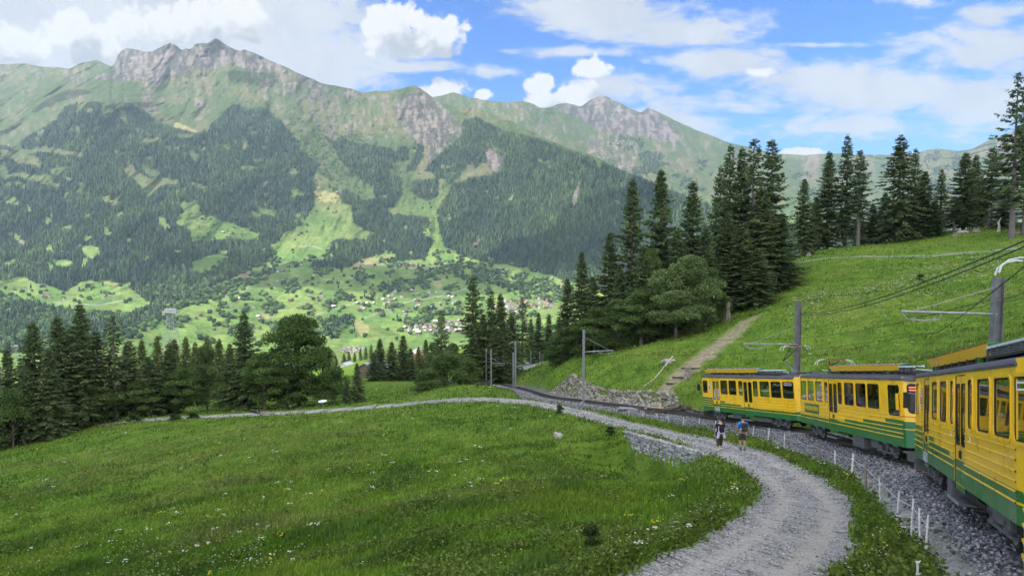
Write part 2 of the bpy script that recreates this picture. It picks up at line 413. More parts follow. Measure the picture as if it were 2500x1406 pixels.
def height(xy, detail=True):
    xy = np.asarray(xy, float).reshape(-1, 2)
    z = _tps(xy)
    if detail:
        dist = np.hypot(xy[:, 0], xy[:, 1])
        z = z + fbm(xy[:, 0] * .09, xy[:, 1] * .09, 3, 4) * 0.35 * sstep(5, 60, dist) + fbm(xy[:, 0] * .45, xy[:, 1] * .45, 5, 4) * 0.10 + fbm(xy[:, 0] * .02, xy[:, 1] * .02, 9, 3) * 2.0 * sstep(150, 400, dist)
    # path
    dp, ip = nearest(xy, PTH); w = PW[ip]; a = np.abs(dp)
    bl = sstep(w + 2.2, w + 0.1, a); rut = -0.05 * np.exp(-((a - 0.75) / 0.28) ** 2) + fbm(xy[:, 0] * 1.3, xy[:, 1] * 1.3, 21, 3) * 0.03
    z = z * (1 - bl) + (PTH[ip, 2] + rut) * bl
    # below the retaining wall the meadow lies lower
    dw, iw = nearest(xy, WALL_TOP); along = np.minimum(iw, len(WALL_TOP) - 1 - iw) * 0.3
    drop = sstep(-0.5, 2.5, along) * np.where(dw > 0, sstep(0.05, 0.45, dw) * sstep(8.0, 1.5, dw), 0) * 1.75
    z = z - drop
    # track formation: level bed, ballast shoulder
    dt, it = nearest(xy, TRK); a = np.abs(dt)
    bed = TRK[it, 2] - 0.20 - np.clip(a - 1.35, 0, 3) * 0.42
    bl = sstep(3.6, 2.3, a)
    z = z * (1 - bl) + bed * bl
    return z
def ground(x, y):
    return float(height([[x, y]], False)[0])
def hit(px, py, lo=5.0, hi=650.0, n=700):
    """where the ground is seen at that pixel of the photo"""
    D = np.exp(np.linspace(math.log(lo), math.log(hi), n)); P = at(px, py, D); z = height(P[:, :2], False)
    k = np.where(P[:, 2] < z)[0]
    return P[k[0]] if len(k) else P[-1]
def axis(lo, hi, c0, c1, fine, grow):
    out = list(np.arange(c0, c1, fine)); s = fine
    while out[-1] < hi: s *= grow; out.append(out[-1] + s)
    s = fine; pre = []
    x = c0
    while x > lo: s *= grow; x -= s; pre.append(x)
    return np.array(pre[::-1] + out)
gx = axis(-470, 470, -22, 24, 0.30, 1.035); gy = axis(-24, 640, 3, 50, 0.30, 1.022)
GX, GY = np.meshgrid(gx, gy); GXY = np.stack([GX.ravel(), GY.ravel()], 1)
GZ = height(GXY)
# zones: r = path gravel, g = ballast / railway gravel, b = bare earth
_dp, _ip = nearest(GXY, PTH); _dt, _it = nearest(GXY, TRK)
edge = fbm(GXY[:, 0] * .7, GXY[:, 1] * .7, 31, 4) * 0.55
zr = sstep(PW[_ip] + 0.25, PW[_ip] - 0.25, np.abs(_dp) + edge * 0.6)
_ow = np.where(_dt < 0, OW(GXY[:, 1]), 2.8); zg = sstep(.05, -.25, np.abs(_dt) - _ow + edge * 0.35)
zr = np.maximum(zr, np.where(_dt < 0, sstep(.15, -.1, np.abs(_dt) - _ow + edge * .3) * sstep(-.75, -.45, np.abs(_dt) - _ow + edge * .4), 0)); zg = np.where(_dt < 0, zg * (1 - zr * .9), zg)
trail = catmull([at(*p) for p in ((1600, 988, 59.5), (1610, 955, 61.5), (1632, 925, 63.5), (1676, 885, 67.5), (1745, 848, 72.5), (1800, 806, 79), (1845, 774, 84), (1875, 764, 86))])
_dl, _il = nearest(GXY, trail)
tw = np.interp(_il, [0, len(trail) * .35, len(trail) * .8, len(trail)], [0.75, 1.0, 1.0, 0.3])
zb = sstep(tw + 0.5, tw - 0.4, np.abs(_dl) + edge * 1.4) * np.interp(_il, [0, len(trail) * .4, len(trail)], [1, .95, .55])
rut2 = catmull([at(*p) for p in ((1930, 645, 116), (2100, 632, 115), (2300, 618, 112), (2500, 603, 110), (2700, 585, 108))])
_d2, _i2 = nearest(GXY, rut2); zr = np.maximum(zr, sstep(1.15, 0.75, np.abs(_d2)))
rd3 = catmull([at(*p) for p in ((1270, 906, 158), (1285, 893, 168), (1298, 880, 182), (1330, 864, 200))]); _d3, _ = nearest(GXY, rd3); zr = np.maximum(zr, sstep(2.6, 1.8, np.abs(_d3)))
rd4 = catmull([at(*p) for p in ((700, 912, 320), (815, 902, 335), (905, 899, 340), (1000, 902, 330))]); _d4, _ = nearest(GXY, rd4); zr = np.maximum(zr, sstep(2.6, 1.8, np.abs(_d4)))
rd5 = catmull([at(*p) for p in ((885, 977, 95), (915, 974, 99), (960, 969, 106), (1000, 966, 112))]); _d5, _ = nearest(GXY, rd5); zr = np.maximum(zr, sstep(1.1, 0.7, np.abs(_d5)))
def ground_material():
    m, nt, b = new_mat('meadow_ground')
    a = nt.new('ShaderNodeAttribute', attribute_name='col').outputs['Color']
    sp = nt.new('ShaderNodeSeparateColor'); nt.put(sp.inputs[0], a)
    pos = nt.new('ShaderNodeNewGeometry').outputs['Position']
    big = nt.noise(pos, 0.10, 4, 0.6); mid = nt.noise(pos, 0.55, 5, 0.65); fine = nt.noise(pos, 6.0, 6, 0.7)
    gr = nt.mix(nt.ramp(mid, 0.35, 0.68), (0.072, 0.145, 0.015), (0.150, 0.250, 0.028))
    gr = nt.mix(nt.ramp(big, 0.42, 0.70, 0, 0.55), gr, (0.190, 0.215, 0.045))
    gr = nt.mix(nt.ramp(fine, 0.40, 0.62, 0.0, 0.5), gr, (0.055, 0.090, 0.018))
    v = nt.new('ShaderNodeTexVoronoi'); v.inputs['Scale'].default_value = 17.0; nt.put(v.inputs['Vector'], pos)
    v2 = nt.new('ShaderNodeTexVoronoi'); v2.inputs['Scale'].default_value = 45.0; nt.put(v2.inputs['Vector'], pos)
    sc1 = nt.new('ShaderNodeSeparateColor'); nt.put(sc1.inputs[0], v.outputs['Color'])
    sc2 = nt.new('ShaderNodeSeparateColor'); nt.put(sc2.inputs[0], v2.outputs['Color'])
    stone = nt.math('ADD', nt.math('MULTIPLY', sc1.outputs[0], 0.55), nt.math('MULTIPLY', sc2.outputs[1], 0.45))
    gv = nt.mix(nt.ramp(stone, 0.15, 0.9), (0.135, 0.133, 0.130), (0.40, 0.395, 0.38))
    wt = nt.new('ShaderNodeAttribute', attribute_name='wheel').outputs['Fac']
    gv = nt.mix(nt.math('MULTIPLY', wt, nt.ramp(nt.noise(pos, 1.6, 4), .3, .6, .6, 1.0)), gv, (0.43, 0.40, 0.345))
    gv = nt.mix(nt.ramp(nt.noise(pos, 1.4, 4), 0.46, 0.64, 0, 0.65), gv, (0.36, 0.35, 0.325))
    bl = nt.mix(nt.ramp(stone, 0.1, 0.9), (0.05, 0.052, 0.058), (0.26, 0.262, 0.27))
    er = nt.mix(nt.ramp(nt.noise(pos, 2.2, 6, 0.7), 0.35, 0.65), (0.20, 0.160, 0.10), (0.36, 0.315, 0.22))
    c = nt.mix(sp.outputs[2], gr, er); c = nt.mix(sp.outputs[0], c, gv); c = nt.mix(sp.outputs[1], c, bl)
    nt.put(b.inputs['Base Color'], c); b.inputs['Roughness'].default_value = 0.95; b.inputs['Specular IOR Level'].default_value = 0.1
    bn = nt.new('ShaderNodeBump'); bn.inputs['Strength'].default_value = 0.8; bn.inputs['Distance'].default_value = 0.06
    hgt = nt.math('ADD', nt.math('MULTIPLY', v.outputs['Distance'], -0.6), nt.math('MULTIPLY', fine, 0.8))
    nt.put(bn.inputs['Height'], hgt); nt.put(b.inputs['Normal'], bn.outputs[0])
    return m
ground_o = mesh_obj('ground', np.column_stack([GXY, GZ]), grid_faces(len(gy), len(gx)), ground_material(), cols=np.stack([zr, zg, zb], 1), smooth=True)
tag(ground_o, kind='structure')
_w = np.maximum(np.exp(-((_dp - .68) / .24) ** 2), .75 * np.exp(-((_dp + .62) / .24) ** 2)).astype(np.float32)
_a = ground_o.data.attributes.new('wheel', 'FLOAT', 'POINT'); _a.data.foreach_set('value', _w)
# ------------------------------------------------------------------ far valley and mountains
def jag(poly, amp, seed, step=4.0):
    P = np.array(poly, float); x = np.arange(P[0, 0], P[-1, 0] + step, step); y = np.interp(x, P[:, 0], P[:, 1])
    k = np.ones(3) / 3; ys = np.convolve(np.pad(y, 1, mode='edge'), k, 'valid')
    return x, ys + fbm(x * .03, x * 0, seed, 5, .6) * amp
SKY_A = [(-460, 175), (-200, 150), (0, 157), (60, 155), (110, 163), (170, 168), (200, 155), (235, 148), (262, 158), (277, 165), (284, 145), (292, 128), (310, 119), (350, 126), (372, 125), (400, 112), (418, 105), (432, 113), (446, 125), (452, 117), (466, 122), (474, 108),
         (492, 104), (508, 106), (515, 99), (527, 94), (545, 106), (570, 121), (588, 127), (594, 120), (620, 131), (650, 144), (690, 160), (740, 184), (780, 202), (812, 209), (850, 216), (880, 226), (895, 228), (918, 222), (940, 223), (975, 218), (1005, 210), (1020, 213), (1045, 230), (1075, 250), (1110, 262), (1150, 264), (1200, 278), (1250, 296),
         (1290, 318), (1340, 342), (1400, 365), (1450, 383), (1510, 410), (1560, 432), (1610, 452), (1680, 480), (1780, 512), (2000, 562), (2400, 620), (2900, 680)]
SKY_B = [(900, 262), (1000, 245), (1050, 238), (1082, 234), (1105, 225), (1125, 231), (1150, 240), (1200, 247), (1250, 250), (1270, 248), (1295, 252), (1320, 264), (1345, 262), (1360, 255), (1385, 252), (1405, 258), (1418, 262), (1440, 246), (1460, 236), (1472, 232), (1485, 238), (1505, 251), (1525, 256), (1545, 268), (1565, 277),
         (1575, 268), (1582, 262), (1600, 270), (1650, 296), (1700, 318), (1745, 335), (1780, 350), (1840, 362), (1900, 376), (1960, 379), (2040, 375), (2100, 378), (2180, 380), (2240, 374), (2262, 366), (2285, 363), (2310, 366), (2345, 369), (2372, 364), (2400, 350), (2440, 332), (2480, 318), (2560, 285), (2700, 240), (2900, 200)]
COL_A = {-460: [(860, 1300), (790, 1800), (700, 2400), (600, 2900), (500, 3350), (420, 3700), (300, 4700), (175, 6200)],
         0: [(860, 1450), (790, 1900), (700, 2450), (600, 3000), (500, 3450), (420, 3800), (360, 4250), (300, 4850), (240, 5500), (155, 6600)],
         250: [(860, 1550), (790, 1950), (700, 2500), (600, 2950), (500, 3350), (420, 3700), (330, 4050), (250, 4400), (235, 4800), (165, 5900)],
         430: [(860, 1650), (790, 2050), (700, 2600), (640, 2800), (600, 2980), (500, 3450), (400, 3900), (330, 4250), (300, 4700), (220, 5200), (115, 5600)],
         525: [(860, 1700), (780, 2150), (700, 2700), (650, 2950), (600, 3120), (500, 3600), (400, 4000), (330, 4350), (290, 4700), (200, 5200), (150, 5450), (95, 5600)],
         700: [(860, 1720), (760, 2350), (680, 2900), (600, 3350), (500, 3800), (400, 4200), (330, 4500), (260, 4900), (165, 5400)],
         880: [(860, 1750), (760, 2400), (680, 2950), (600, 3500), (500, 3950), (400, 4400), (300, 5000), (226, 5500)],
         1010: [(860, 1800), (760, 2500), (680, 3100), (600, 3600), (500, 4000), (400, 4400), (340, 4650), (280, 4850), (210, 5050)],
         1130: [(860, 1850), (740, 2700), (680, 3100), (600, 3400), (500, 3720), (400, 4080), (300, 4500), (262, 4700)],
         1300: [(860, 1900), (740, 2750), (700, 2950), (600, 3200), (500, 3450), (400, 3750), (322, 4050)],
         1450: [(860, 1850), (740, 2680), (690, 2820), (600, 3000), (500, 3250), (383, 3600)],
         1600: [(860, 1800), (700, 2600), (600, 2800), (500, 3050), (452, 3200)],
         1800: [(860, 1750), (700, 2450), (600, 2650), (515, 2900)],
         2100: [(860, 1650), (700, 2300), (600, 2520), (565, 2680)], 2900: [(860, 1500), (700, 2100), (680, 2300)]}
COL_B = {900: [(560, 5200), (330, 6000), (232, 6900)], 1250: [(560, 4700), (360, 5400), (300, 6000), (250, 6800)], 1472: [(600, 4400), (480, 5000), (400, 5500), (330, 6300), (300, 7000), (233, 7900)],
         1580: [(600, 4300), (500, 4900), (400, 5500), (330, 6600), (264, 7500)], 1745: [(600, 4300), (480, 5000), (420, 5600), (335, 7000)], 1900: [(600, 4400), (470, 5400), (420, 6200), (378, 7500)],
         2150: [(620, 4300), (520, 5200), (440, 6200), (378, 7800)], 2280: [(620, 4400), (480, 5600), (365, 7600)], 2450: [(620, 4400), (420, 5800), (330, 6700)], 2900: [(620, 4200), (200, 6500)]}
def depth_fn(cols):
    us = sorted(cols)
    def one(u, y):
        c = np.array(sorted(cols[u])); d = np.interp(y, c[:, 0], c[:, 1])
        s0 = (c[1, 1] - c[0, 1]) / (c[1, 0] - c[0, 0]); d = np.where(y < c[0, 0], c[0, 1] + s0 * (y - c[0, 0]), d)
        return d
    def f(U, Y):
        out = np.zeros(U.shape); W = np.zeros(U.shape)
        vals = [one(u, Y) for u in us]
        for i in range(len(us) - 1):
            m = (U >= us[i]) & (U <= us[i + 1]); t = (U - us[i]) / (us[i + 1] - us[i]); t = t * t * (3 - 2 * t)
            out = np.where(m, lerp(vals[i], vals[i + 1], t), out)
        out = np.where(U < us[0], vals[0], out); out = np.where(U > us[-1], vals[-1], out)
        return out
    return f
def blur(A, n):
    for _ in range(n):
        A = np.pad(A, 1, mode='edge'); A = (A[:-2, 1:-1] + A[2:, 1:-1] + A[1:-1, :-2] + A[1:-1, 2:] + 4 * A[1:-1, 1:-1]) / 8
    return A
fA = depth_fn(COL_A); fB = depth_fn(COL_B)
class Sheet:
    def __init__(s, sky, fn, y0, u0, u1, du, nr, amp, seed, jagamp):
        s.u = np.arange(u0, u1 + du, du); x, y = jag(sky, jagamp, seed); s.top = np.interp(s.u, x, y); s.y0 = y0
        s.t = np.linspace(0, 1, nr)
        U = np.broadcast_to(s.u, (nr, len(s.u))); Y = y0 + (s.top[None] - y0) * s.t[:, None]
        D = blur(fn(U, Y), 14)
        P = at(U, Y, D); hgt = sstep(y0, y0 - 280, Y)
        # gullies and ribs: move points along their line of sight only
        n = fbm(P[..., 0] / 420 + P[..., 2] / 1300, P[..., 2] / 900, seed, 5, .55, True) * 150 + fbm(P[..., 0] / 120, P[..., 2] / 340 , seed + 5, 4, .6, True) * 42 + fbm(P[..., 0] / 30, P[..., 2] / 45, seed + 9, 4, .6) * 16
        D = D + n * amp * (0.12 + 0.88 * hgt)
        s.U, s.Y, s.D = U, Y, D; s.P = at(U, Y, D); s.nr = nr
    def depth(s, px, py):
        px = np.asarray(px, float); py = np.asarray(py, float)
        i = np.clip((px - s.u[0]) / (s.u[1] - s.u[0]), 0, len(s.u) - 1.001); i0 = i.astype(int); fi = i - i0
        top = lerp(s.top[i0], s.top[i0 + 1], fi); j = np.clip((py - s.y0) / (top - s.y0), 0, 1) * (s.nr - 1.001); j0 = j.astype(int); fj = j - j0
        return lerp(lerp(s.D[j0, i0], s.D[j0, i0 + 1], fi), lerp(s.D[j0 + 1, i0], s.D[j0 + 1, i0 + 1], fi), fj)
SA = Sheet(SKY_A, fA, 862, -460, 2700, 3, 400, 0.85, 40, 3.0)
SB = Sheet(SKY_B, fB, 610, 960, 2860, 3, 210, 1.0, 77, 2.0)

# ---- what covers the ground, outlined where it lies on the slopes
FOREST_A = [
 [(-460, 330), (-100, 345), (0, 352), (35, 362), (60, 335), (100, 312), (135, 292), (160, 258), (192, 248), (185, 272), (222, 248), (238, 246), (252, 252), (250, 277), (262, 290), (275, 276), (279, 250), (287, 256), (287, 270), (302, 292), (313, 315), (303, 255), (316, 250), (353, 272), (398, 303), (440, 315), (480, 326), (510, 305), (540, 278), (575, 250), (606, 268), (640, 260), (662, 272), (690, 300), (715, 330), (735, 360), (760, 385), (782, 402), (765, 440), (770, 455), (765, 480), (768, 505), (752, 525), (738, 550), (700, 565), (668, 600), (655, 640), (620, 655), (560, 680), (520, 700), (480, 722), (440, 735), (400, 742), (360, 735), (330, 715), (300, 690), (250, 684), (200, 690), (160, 712), (130, 700), (85, 690), (60, 675), (0, 685), (-460, 690)],
 [(782, 325), (819, 345), (833, 330), (856, 342), (913, 356), (956, 359), (967, 367), (984, 353), (998, 362), (998, 385), (981, 393), (956, 396), (953, 413), (947, 427), (981, 433), (984, 441), (978, 467), (984, 473), (964, 493), (965, 500), (962, 517), (984, 525), (1047, 528), (1050, 548), (1033, 568), (1058, 585), (1058, 594), (1047, 614), (1036, 634), (1013, 637), (965, 637), (965, 620), (936, 622), (893, 631), (859, 651), (842, 654), (754, 654), (765, 637), (825, 625), (794, 614), (794, 605), (820, 583), (896, 583), (905, 568), (862, 545), (865, 537), (859, 517), (860, 500), (836, 498), (830, 475), (833, 461), (870, 475), (887, 490), (916, 484), (907, 453), (850, 433), (853, 413), (828, 390), (822, 370)],
 [(1015, 353), (1032, 350), (1035, 385), (1010, 421), (990, 416), (1013, 373)],
 [(1004, 441), (1055, 436), (1084, 424), (1067, 444), (1072, 467), (1061, 487), (1038, 490), (1015, 478), (1001, 470)],
 [(1035, 416), (1044, 402), (1081, 370), (1110, 345), (1126, 332), (1132, 291), (1163, 285), (1197, 305), (1230, 318), (1290, 330), (1340, 349), (1400, 369), (1450, 385), (1510, 411), (1560, 433), (1610, 453), (1680, 481), (1780, 513), (2000, 563), (2400, 622), (2900, 690), (2900, 760), (1500, 720), (1400, 690), (1330, 668), (1250, 650), (1180, 640), (1120, 622), (1085, 600), (1072, 560), (1066, 520), (1078, 490), (1098, 470), (1105, 445), (1125, 425), (1160, 418), (1180, 424), (1150, 435), (1098, 452), (1090, 440), (1060, 428)],
 [(0, 745), (60, 730), (150, 752), (230, 765), (300, 770), (340, 750), (380, 742), (430, 748), (400, 775), (330, 800), (280, 815), (220, 850), (150, 840), (60, 860), (-460, 862), (-460, 720)],
 [(780, 785), (800, 778), (855, 770), (870, 775), (850, 795), (820, 810), (812, 832), (800, 815)]]
CLEAR_A = [
 [(0, 368), (60, 365), (130, 360), (205, 375), (195, 385), (182, 376), (140, 376), (105, 370), (70, 378), (100, 388), (95, 400), (50, 400), (20, 385), (0, 390)], [(0, 405), (15, 405), (22, 425), (60, 425), (125, 428), (130, 448), (165, 455), (140, 457), (100, 450), (80, 440), (40, 432), (0, 436)], [(125, 412), (165, 405), (152, 430), (125, 425)],
 [(8, 485), (28, 474), (54, 500), (17, 497)], [(235, 470), (262, 482), (298, 502), (270, 503), (250, 485)], [(295, 408), (330, 415), (365, 436), (395, 432), (440, 440), (430, 450), (395, 452), (378, 465), (360, 480), (350, 462), (330, 440), (310, 425)],
 [(343, 400), (390, 420), (398, 430), (370, 430), (350, 415)], [(465, 442), (490, 447), (508, 460), (490, 458), (470, 450)], [(443, 490), (460, 495), (484, 490), (487, 520), (515, 530), (545, 540), (600, 558), (635, 578), (628, 586), (560, 580), (500, 588), (470, 590), (462, 560), (430, 545), (435, 530), (450, 520), (445, 505)],
 [(385, 528), (400, 535), (412, 550), (405, 563), (392, 550)], [(625, 503), (670, 515), (672, 530), (655, 525), (635, 520)], [(192, 595), (240, 605), (243, 622), (215, 632), (198, 610)], [(120, 632), (175, 636), (165, 652), (138, 646)], [(118, 595), (132, 602), (130, 618), (120, 610)], [(335, 332), (365, 340), (385, 334), (392, 340), (365, 350), (343, 345)], [(432, 326), (478, 331), (470, 338), (440, 336)],
 [(580, 414), (605, 405), (635, 408), (622, 418)], [(535, 350), (560, 358), (552, 366)], [(468, 372), (482, 380), (478, 395), (466, 385)], [(470, 640), (520, 620), (560, 625), (540, 650), (500, 665), (470, 660)], [(1120, 420), (1150, 398), (1160, 396), (1158, 415), (1172, 402), (1190, 398), (1202, 425), (1150, 434)], [(1200, 353), (1212, 362), (1237, 374), (1236, 380), (1205, 366)], [(1200, 488), (1222, 478), (1215, 485)], [(1235, 492), (1255, 473), (1250, 490)],
 [(1312, 392), (1350, 395), (1340, 399), (1315, 398)], [(1258, 656), (1290, 652), (1300, 660), (1270, 668)], [(200, 625), (215, 640), (200, 655)], [(30, 570), (60, 590), (55, 598), (35, 585)]]
ROCK_A = [([(284, 165), (292, 122), (310, 114), (400, 105), (418, 100), (446, 118), (475, 102), (527, 88), (600, 115), (690, 158), (640, 172), (560, 160), (520, 175), (470, 172), (430, 190), (380, 205), (330, 195), (300, 200), (240, 195)], 1.0),
          ([(600, 130), (690, 155), (760, 190), (880, 226), (900, 235), (840, 255), (760, 250), (700, 235), (640, 215), (600, 180)], 0.62), ([(960, 262), (1005, 222), (1045, 232), (1085, 262), (1120, 300), (1128, 330), (1085, 365), (1050, 400), (1040, 360), (1000, 330), (975, 300)], 1.0),
          ([(1188, 372), (1200, 360), (1215, 378), (1232, 382), (1228, 405), (1212, 420), (1200, 418), (1190, 400)], 1.3), ([(1148, 606), (1165, 575), (1173, 572), (1172, 590), (1162, 608)], 1.2), ([(1375, 465), (1382, 440), (1380, 470)], .8), ([(1398, 475), (1420, 430), (1412, 480), (1402, 510)], .8),
          ([(160, 188), (195, 190), (220, 205), (170, 203)], 0.8), ([(1185, 610), (1240, 615), (1230, 655), (1190, 650)], .35), ([(150, 765), (170, 770), (190, 790), (175, 785)], 1.2), ([(395, 690), (412, 700), (408, 715)], .9), ([(450, 688), (480, 692), (470, 705)], .9), ([(330, 235), (400, 235), (410, 200), (440, 180), (360, 190)], .35), ([(30, 562), (60, 590), (55, 600)], .9), ([(1200, 500), (1260, 490), (1240, 540), (1200, 560)], .3)]
TAN_A = [[(390, 318), (430, 300), (480, 318), (470, 328), (420, 325)], [(560, 665), (620, 640), (610, 690), (580, 700)], [(640, 770), (720, 742), (690, 755), (650, 778)], [(340, 770), (420, 742), (430, 752), (360, 775)], [(1055, 690), (1090, 672), (1080, 700), (1060, 705)], [(1170, 680), (1190, 664), (1215, 680), (1190, 690)], [(830, 640), (960, 620), (960, 632), (870, 660)], [(900, 790), (860, 785), (880, 820), (900, 805)], [(250, 690), (300, 690), (290, 705)], [(770, 470), (820, 470), (830, 490), (780, 495)]]
def soft_noise(U, Y, s, seed): return fbm(U / s, Y / s, seed, 4)
FORC = lambda U, Y: None
def forest_mask_A(U, Y, wob=5.0):
    x = U + fbm(U / 14, Y / 14, 61, 3) * wob; y = Y + fbm(U / 14, Y / 14, 62, 3) * wob
    x = x + fbm(U / 4, Y / 4, 63, 2) * 3; m = np.zeros(U.shape, bool)
    for p in FOREST_A: m |= inpoly(x, y, p)
    for p in CLEAR_A: m &= ~inpoly(x, y, p)
    for p, w in ROCK_A:
        if w > 0.75: m &= ~inpoly(x, y, p)
    m &= fbm(U / 24, Y / 15, 64, 3) + .25 * fbm(U / 6, Y / 6, 65, 2) > np.where(U < 1000, -.50, -.62)      # glades
    return m
FOREST_B = [[(1545, 350), (1560, 345), (1580, 360), (1610, 372), (1625, 385), (1600, 430), (1575, 440), (1550, 425), (1553, 380)], [(1620, 380), (1650, 390), (1640, 400), (1620, 398)], [(1645, 420), (1660, 402), (1690, 405), (1700, 425), (1680, 432), (1655, 435)], [(1690, 395), (1740, 405), (1760, 430), (1735, 440), (1705, 415)], [(1480, 330), (1560, 345), (1540, 370), (1500, 350)],
            [(1660, 460), (1700, 440), (1740, 470), (1680, 480)], [(1900, 415), (1960, 425), (1990, 440), (1930, 450), (1900, 440)], [(2010, 400), (2100, 405), (2120, 440), (2060, 440), (2020, 420)], [(1950, 460), (2050, 460), (2140, 480), (2140, 560), (1980, 560)], [(2255, 375), (2280, 366), (2340, 372), (2370, 385), (2330, 420), (2280, 410), (2250, 395)], [(2160, 400), (2240, 395), (2260, 430), (2200, 440)], [(1620, 470), (1700, 490), (1720, 600), (1600, 600)], [(2200, 450), (2400, 440), (2480, 480), (2480, 600), (2200, 600)], [(1820, 430), (1880, 440), (1900, 520), (1820, 520)]]
ROCK_B = [([(1340, 262), (1385, 252), (1440, 240), (1472, 228), (1500, 250), (1545, 268), (1582, 260), (1600, 272), (1640, 300), (1660, 340), (1620, 350), (1560, 330), (1500, 330), (1460, 320), (1430, 300), (1400, 280)], 1.0), ([(1440, 330), (1500, 325), (1560, 350), (1545, 420), (1500, 430), (1460, 400), (1430, 370)], 0.6), ([(1360, 300), (1420, 310), (1420, 330), (1370, 320)], .5), ([(2430, 335), (2520, 300), (2900, 200), (2900, 420), (2500, 420), (2440, 400)], 1.0), ([(1240, 262), (1320, 262), (1320, 275), (1260, 270)], .5), ([(1640, 320), (1740, 345), (1720, 380), (1640, 370)], .4)]
def cover(S, forest, rocks, tans, seed):
    U, Y, P = S.U, S.Y, S.P
    elev = sstep(-150, 500, P[..., 2])
    n1 = soft_noise(U, Y, 45, seed)[..., None]; n2 = soft_noise(U, Y, 13, seed + 1)[..., None]; n3 = soft_noise(U, Y, 90, seed + 2)[..., None]
    low = np.array([0.112, 0.200, 0.044]); low2 = np.array([0.172, 0.245, 0.060]); alp = np.array([0.066, 0.098, 0.036]); alp2 = np.array([0.118, 0.120, 0.056])
    cl = lerp(low, low2, sstep(-.35, .35, n1 + n2 * .5)); ca = lerp(alp, alp2, sstep(-.25, .5, n1 * .9 + n2 * .7))
    c = lerp(cl, ca, elev[..., None])
    # hay-meadow parcels in the valley
    a = 0.5; q = np.floor((P[..., 0] * math.cos(a) + P[..., 1] * math.sin(a) + n3[..., 0] * 60) / 95); r = np.floor((P[..., 1] * math.cos(a) - P[..., 0] * math.sin(a) + n3[..., 0] * 60) / 140)
    h = _hash(q, r, 5)[..., None]; c = c * lerp(lerp(0.80, 1.22, h), 1.0, elev[..., None])
    x = U + n2[..., 0] * 9; y = Y + n2[..., 0] * 9
    for p in tans:
        m = inpoly(x, y, p)[..., None] * 0.75; c = lerp(c, np.array([0.30, 0.27, 0.12]), m)
    rock = np.array([0.070, 0.062, 0.062]); rock2 = np.array([0.185, 0.157, 0.142])
    rn = fbm(U / 7, Y / 16, seed + 8, 4, .6)[..., None]; rc = lerp(rock, rock2, sstep(-.15, .25, rn)); strata = fbm(Y / 3.2 + U * .03 + n1[..., 0] * 2, U / 60, seed + 31, 3)[..., None]; rc = rc * (1 + strata * .35)
    for p, w in rocks:
        m = inpoly(x, y, p)[..., None] * np.clip(w * 1.15 - 0.25 + rn * 0.9 * (1.4 - min(w, 1.2)) + n2 * .5, 0, 1); c = lerp(c, rc, np.clip(m, 0, 1))
    # stray scree and outcrops high up
    m = sstep(.22, .5, rn + n1 * .5) * sstep(250, 900, P[..., 2])[..., None] * .75; c = lerp(c, rc, m)
    if forest is not None: c = np.where(forest[..., None], np.array([0.032, 0.052, 0.028]), c)
    return c
FMA = forest_mask_A(SA.U, SA.Y, 4.0)
colA = cover(SA, FMA, ROCK_A, TAN_A, 200)
# bushes on the avalanche slope and pale paths and roads across the valley meadows
for pl, wd in (([(300, 770), (360, 745), (420, 735), (520, 690), (600, 668), (700, 640)], 0.8), ([(130, 738), (240, 745), (330, 728)], 1.2), ([(730, 604), (755, 598), (790, 610)], 1.4), ([(820, 620), (850, 640), (960, 650)], 1.2), ([(880, 780), (990, 738), (1090, 720), (1150, 700)], 1.2), ([(700, 790), (800, 760), (880, 735)], 0.8), ([(1215, 670), (1225, 690), (1235, 700)], 1.2)):
    pl = np.array(pl, float); dmin = np.full(SA.U.shape, 1e9)
    for a, b in zip(pl[:-1], pl[1:]):
        d = b - a; t = np.clip(((SA.U - a[0]) * d[0] + (SA.Y - a[1]) * d[1]) / (d @ d), 0, 1)
        dmin = np.minimum(dmin, np.hypot(SA.U - a[0] - t * d[0], SA.Y - a[1] - t * d[1]))
    colA = lerp(colA, np.array([0.30, 0.31, 0.25]), (.8 * sstep(wd * .6 + 1.3, wd * .6 - .3, dmin) * ~FMA)[..., None])
mB = np.zeros(SB.U.shape, bool)
xw = SB.U
colB = cover(SB, None, ROCK_B, [], 300)
mtn_mat = attr_mat('mountain_ground', var=0.22, scale=0.03, bump=1.0, bscale=0.02, detail=8)
def sheet_mesh(name, S, col, pre, back):
    P = S.P; rows = [P]; cols = [col]
    # rows in front (down under the valley floor) and behind the skyline (the far side of the mountain)
    fr = []
    for D, z in pre:
        p = P[0].copy(); p[:, 0] = (S.u - CX) / F * D; p[:, 1] = D; p[:, 2] = np.minimum(z, P[0][:, 2] + 400); fr.append(p)
    bk = []
    for dd, dz in back:
        p = P[-1].copy(); k = 1 + dd / p[:, 1]; p[:, 0] *= k; p[:, 1] *= k; p[:, 2] += dz + fbm(p[:, 0] / 200, p[:, 1] / 200, 3, 3) * 60 * (dd > 100); bk.append(p)
    rows = fr + list(P) + bk
    cc = np.concatenate([np.repeat(col[:1], len(fr), 0), col, np.repeat(col[-1:], len(bk), 0)]).reshape(-1, 3)
    V = np.array(rows).reshape(-1, 3)
    return tag(mesh_obj(name, V, grid_faces(len(rows), len(S.u)), mtn_mat, cols=cc, smooth=True), kind='structure')
far_a = sheet_mesh('mountain_slope', SA, colA, [(560, -125), (800, -175), (1050, -215), (1250, -225)], [(60, -25), (300, -260), (900, -900)])
far_b = sheet_mesh('mountain_range', SB, colB, [], [(60, -30), (400, -350), (1200, -1100)])

